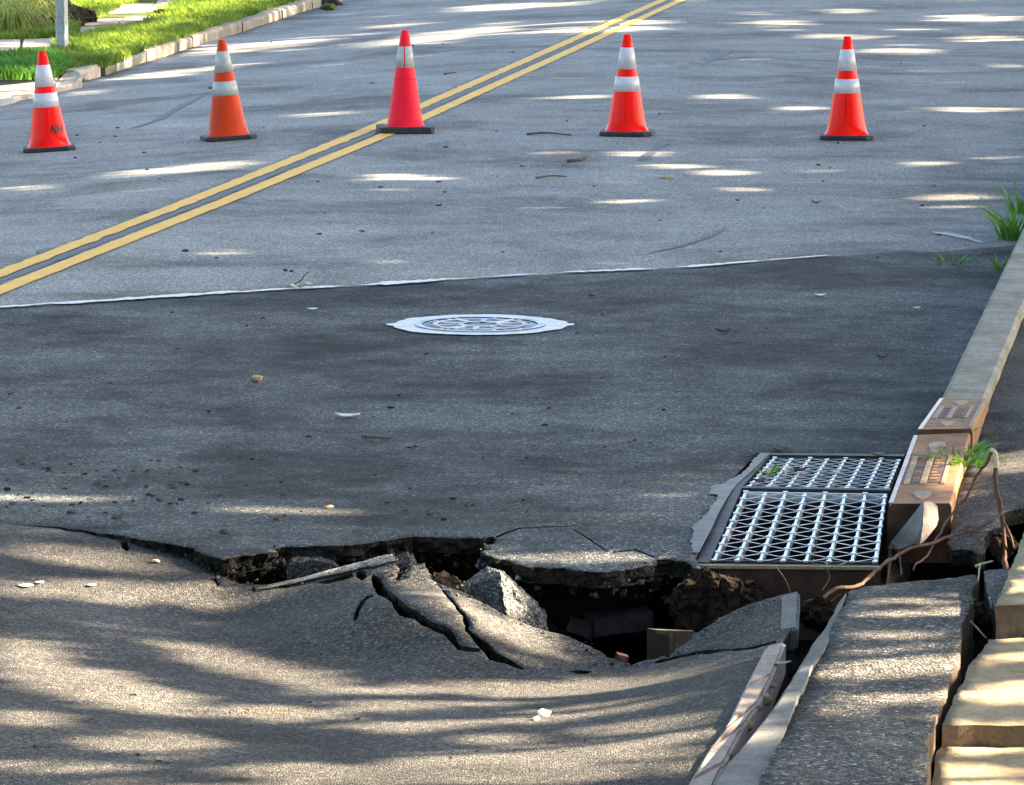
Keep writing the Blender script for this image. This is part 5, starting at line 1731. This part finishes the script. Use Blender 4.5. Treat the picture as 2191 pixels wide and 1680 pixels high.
# ================================================================== TREES whose shade dapples the street (right of the picture)
# Gaps in the crowns let sun flecks through; each fleck: centre x, y, half width, half height, slope
FL = [(2091, 39, 102, 8, 0), (1809, 23, 58, 3, 0), (1666, 49, 88, 4, 0), (1945, 64, 44, 4, 0), (1802, 79, 115, 4, 0), (2108, 83, 85, 6, 0), (1931, 110, 95, 5, 0), (2152, 141, 42, 5, 0),
      (1550, 207, 75, 4, 0), (1717, 232, 58, 4, 0), (2057, 235, 136, 5, 0), (1564, 369, 85, 5, 0), (1751, 364, 51, 5, 0), (1479, 355, 51, 4, 0), (1982, 351, 55, 5, 0), (2170, 347, 30, 4, 0), (2170, 366, 30, 4, 0),
      (1591, 406, 55, 5, 0), (2040, 422, 125, 9, 0), (2023, 441, 68, 3, 0), (1086, 15, 136, 4, -.05), (1222, 8, 54, 3, -.05), (847, 54, 85, 4, -.1), (956, 76, 215, 10, -.12), (1273, 64, 170, 6, -.04), (1358, 48, 98, 3, 0),
      (905, 118, 24, 2, -.1), (1249, 207, 58, 3, 0), (1181, 328, 48, 3, 0), (1371, 329, 68, 3, 0), (1425, 357, 70, 5, 0), (1341, 431, 65, 4, 0), (864, 379, 126, 5, 0), (545, 100, 205, 10, -.1), (390, 155, 190, 7, -.1), (180, 200, 60, 4, -.05),
      (391, 362, 187, 10, -.09), (85, 401, 41, 8, -.03), (14, 406, 25, 7, 0), (306, 406, 58, 4, 0), (313, 279, 41, 3, -.05), (680, 245, 85, 4, -.04), (221, 99, 109, 22, -.1), (60, 178, 70, 13, -.05), (330, 120, 30, 14, -.2), (50, 100, 60, 12, 0),
      (50, 130, 50, 6, 0), (480, 540, 70, 6, 0), (810, 560, 50, 4, 0), (410, 68, 20, 10, 0), (600, 22, 14, 12, 0), (555, 45, 14, 10, 0), (20, 30, 90, 30, 0), (40, 165, 50, 5, 0),
      # foreground
      (250, 1264, 300, 13, .035), (470, 1285, 70, 14, .02), (60, 1400, 100, 20, .05), (220, 1478, 240, 22, .17), (540, 1425, 220, 15, .22), (340, 1592, 180, 14, .05), (640, 1652, 160, 14, 0), (590, 1525, 170, 8, .03), (990, 1471, 250, 5, -.02),
      (830, 1511, 100, 6, -.02), (1220, 1474, 280, 11, -.13), (1120, 1628, 400, 20, -.07), (1350, 1592, 150, 8, -.1), (900, 1552, 160, 6, -.03), (1380, 1550, 150, 8, -.12), (1050, 1580, 100, 4, 0), (60, 1540, 90, 10, .05), (690, 1236, 165, 8, -.248), (890, 1236, 48, 24, .45), (1000, 1300, 60, 10, .5), (1075, 1345, 110, 14, .42),
      (100, 1640, 140, 7, .02), (1180, 1660, 220, 10, -.03), (500, 1690, 300, 8, 0), (60, 1066, 180, 1.5, .02), (800, 824, 50, 1.5, 0), (620, 1092, 150, 1, .02), (1220, 1193, 170, 5, 0), (250, 1200, 200, 14, .1),
      # shard, strip slab, pale slabs, casting end
      (1120, 1290, 40, 60, .5), (1960, 1228, 150, 9, -.12), (1900, 1335, 170, 10, -.05), (1880, 1378, 170, 12, -.05), (1850, 1470, 170, 22, -.06), (1830, 1545, 160, 9, -.06), (1950, 1590, 60, 8, 0), (1800, 1420, 100, 5, 0),
      (2150, 1200, 60, 30, 0), (2160, 1265, 60, 20, 0), (2130, 1400, 110, 18, -.05), (2110, 1445, 110, 10, -.05), (2100, 1530, 120, 14, 0), (2100, 1505, 120, 6, 0), (2090, 1600, 120, 9, 0), (2080, 1650, 120, 9, 0), (2100, 1680, 120, 7, 0),
      (1962, 1062, 60, 14, 0), (2130, 1022, 90, 16, -.1), (1990, 1125, 22, 40, 0), (1640, 1400, 40, 10, 0), (1580, 1480, 50, 10, -.1), (1530, 1560, 50, 12, -.1), (1490, 1640, 60, 14, -.1)]
g = random.Random(77)
for _ in range(40):
    FL.append((g.uniform(1050, 2190), g.uniform(10, 450), g.uniform(14, 45), g.uniform(.4, 1.6), 0))
for _ in range(22):
    FL.append((g.uniform(0, 1000), g.uniform(60, 430), g.uniform(14, 45), g.uniform(.4, 1.6), -.07))
FL += [(350, 56, 170, 14, -.28), (500, 12, 110, 12, -.25), (300, 30, 160, 14, -.1), (160, 10, 140, 16, 0), (980, 1655, 420, 16, -.03), (300, 1500, 170, 12, .1), (150, 1440, 160, 10, .1), (1250, 1520, 200, 7, -.12)]
FLA = np.array(FL)


def lit(px, py, jx):
    """how far inside a gap a picture point lies (over 1: inside)"""
    best = np.zeros(px.shape)
    for cx_, cy_, rx, ry, sl_ in FLA:
        dx = px - cx_
        wv = np.sin(px * .071 + cy_) + .8 * np.sin(px * .163 + 2.1 * cy_) + .6 * np.sin(px * .31 + .7 * cy_)
        sl_ = sl_ + ry * .22 * wv / np.where(np.abs(dx) < 3, 3, dx)
        q = 1.5 - np.sqrt((dx / (rx * 1.12)) ** 2 + ((py - cy_ - sl_ * dx) / (ry * (1.45 if cy_ > 900 else 1.1) + (2.5 if cx_ > 1700 and cy_ > 1150 else 7.0 if cy_ > 1450 else 6.0 if cy_ > 900 else 3.1))) ** 2) * .5
        best = np.maximum(best, q)
    return best + jx


def crown_points(n, ylo, yhi):
    y = rng.uniform(ylo, yhi, n)
    x = rng.uniform(-1, 1, n) * (.118 * y + 1.3) + .3
    z = surf_z(x, y)
    left = x < np.interp(y, [p.y for p in leftk], [p.x for p in leftk])
    z = np.where(left & (y > 30), verge_z(x, y), z)
    d = y * cp - (z - H) * sp
    px, py = CX + F * x / d, CY - F * (y * sp + (z - H) * cp) / d
    keep = lit(px, py, rng.normal(0, 1, n) * np.where(y > 17, .11, .07)) < 1.0
    x, y, z = x[keep], y[keep], z[keep]
    t_ = 8.2 + (y - 11) * .34 + rng.uniform(-1.2, 1.6, len(x)) * (.8 + .02 * y)
    return np.stack([x, y, z], 1) + S[None, :] * t_[:, None]


BINS = [(8.5, 16.5, 66000, ""), (16.5, 27, 36000, ""), (27, 39, 33000, ""), (39, 52, 28000, ""), (52, 66, 16000, "")]
labels = ["nearest street tree off the right side, its low crown shading the hole", "second street tree off the right side, shading the dark patch", "third street tree off the right side, level with the cones",
          "fourth street tree off the right side, shading the far road", "farthest street tree off the right side"]
for k, (a, b_, n, _) in enumerate(BINS):
    P = crown_points(n, a, b_)
    c = P.mean(0)
    root = thing("unseen_tree", labels[k], "tree", (c[0] + .4, c[1], 0.0), "street trees on the right")
    m = len(P)
    # leaves: folded quads, turned mostly towards the sun
    nrm = S[None, :] + rng.normal(0, .55, (m, 3))
    nrm /= np.linalg.norm(nrm, axis=1)[:, None]
    ta = np.cross(nrm, rng.normal(0, 1, (m, 3)))
    ta /= np.linalg.norm(ta, axis=1)[:, None]
    tb = np.cross(nrm, ta)
    sz = rng.uniform(.75, 1.25, m)[:, None] * np.where(P[:, 1:2] < 17, .032, .05 + .0016 * P[:, 1:2])
    V = np.stack([P - ta * sz * 1.3, P + tb * sz * .75, P + ta * sz * 1.3, P - tb * sz * .75], 1).reshape(-1, 3)
    Fq = np.arange(4 * m).reshape(m, 4)
    mk("crown", V, Fq.tolist(), "canopy_leaf", root)
    mb = MB()
    base = Vector((c[0] + .4, c[1], -.1))
    topc = Vector(c) + Vector((0.3, 0, .4))
    mb.tube(spline([base, base.lerp(topc, .35) + Vector((.1, .1, 0)), base.lerp(topc, .7) + Vector((-.1, .05, 0)), topc], 5), .16 + .02 * k, .05, 10, .05)
    mb.obj("trunk", "bark", root, True)
    for j in range(7):
        q = P[rng.integers(0, m)]
        s0 = base.lerp(topc, .45 + .07 * j)
        mb = MB()
        mb.tube(spline([s0, s0.lerp(Vector(q), .5) + Vector((0, 0, .3)), Vector(q)], 4), .05, .015, 7, .05)
        mb.obj("limb", "bark", root, True)

# unseen trees added left and behind the viewer to close off the near sky
for k, (cx_, cy_, cz_, rx, ry, rz_, n, lab) in enumerate([(-2.8, 10.0, 6.9, 4.4, 6.0, 3.0, 17000, "unseen tree added off the left side to close off the sky over the near street"), (-9.5, 22.0, 8.0, 4.0, 7.0, 3.5, 12000, "second unseen tree added off the left side to close off the sky"),
                                                          (3.5, -5.0, 6.5, 5.5, 4.0, 4.5, 14000, "unseen tree added behind the viewer to close off the sky, right of two"),
                                                          (-5.5, -4.5, 6.5, 5.5, 4.0, 4.5, 14000, "unseen tree added behind the viewer to close off the sky, left of two")]):
    root = thing("unseen_tree", lab, "tree", (cx_, cy_, 0.0), "unseen trees added against the sky")
    d = rng.normal(0, 1, (n, 3))
    d /= np.linalg.norm(d, axis=1)[:, None]
    P = np.array([cx_, cy_, cz_]) + d * (rng.uniform(.25, 1, n) ** .45)[:, None] * np.array([rx, ry, rz_])
    P += .35 * np.array([[mnoise.noise(tuple(q * .8)), mnoise.noise(tuple(q * .8 + 9)), mnoise.noise(tuple(q * .8 + 19))] for q in P])
    ta = rng.normal(0, 1, (n, 3)); ta /= np.linalg.norm(ta, axis=1)[:, None]
    tb = np.cross(ta, rng.normal(0, 1, (n, 3))); tb /= np.linalg.norm(tb, axis=1)[:, None]
    sz = rng.uniform(.07, .13, n)[:, None]
    V = np.stack([P - ta * sz * 1.3, P + tb * sz * .75, P + ta * sz * 1.3, P - tb * sz * .75], 1).reshape(-1, 3)
    mk("crown", V, np.arange(4 * n).reshape(n, 4).tolist(), "canopy_leaf", root)
    base, topc = Vector((cx_, cy_, -.4)), Vector((cx_, cy_, cz_ + .8))
    mb = MB()
    mb.tube(spline([base, base.lerp(topc, .4) + Vector((.15, .1, 0)), topc], 6), .22, .07, 10, .05)
    mb.obj("trunk", "bark", root, True)
    for j in range(7):
        q = Vector(P[rng.integers(0, n)])
        s0 = base.lerp(topc, .5 + .06 * j)
        mb = MB()
        mb.tube(spline([s0, s0.lerp(q, .5) + Vector((0, 0, .3)), q], 4), .07, .02, 7, .05)
        mb.obj("limb", "bark", root, True)
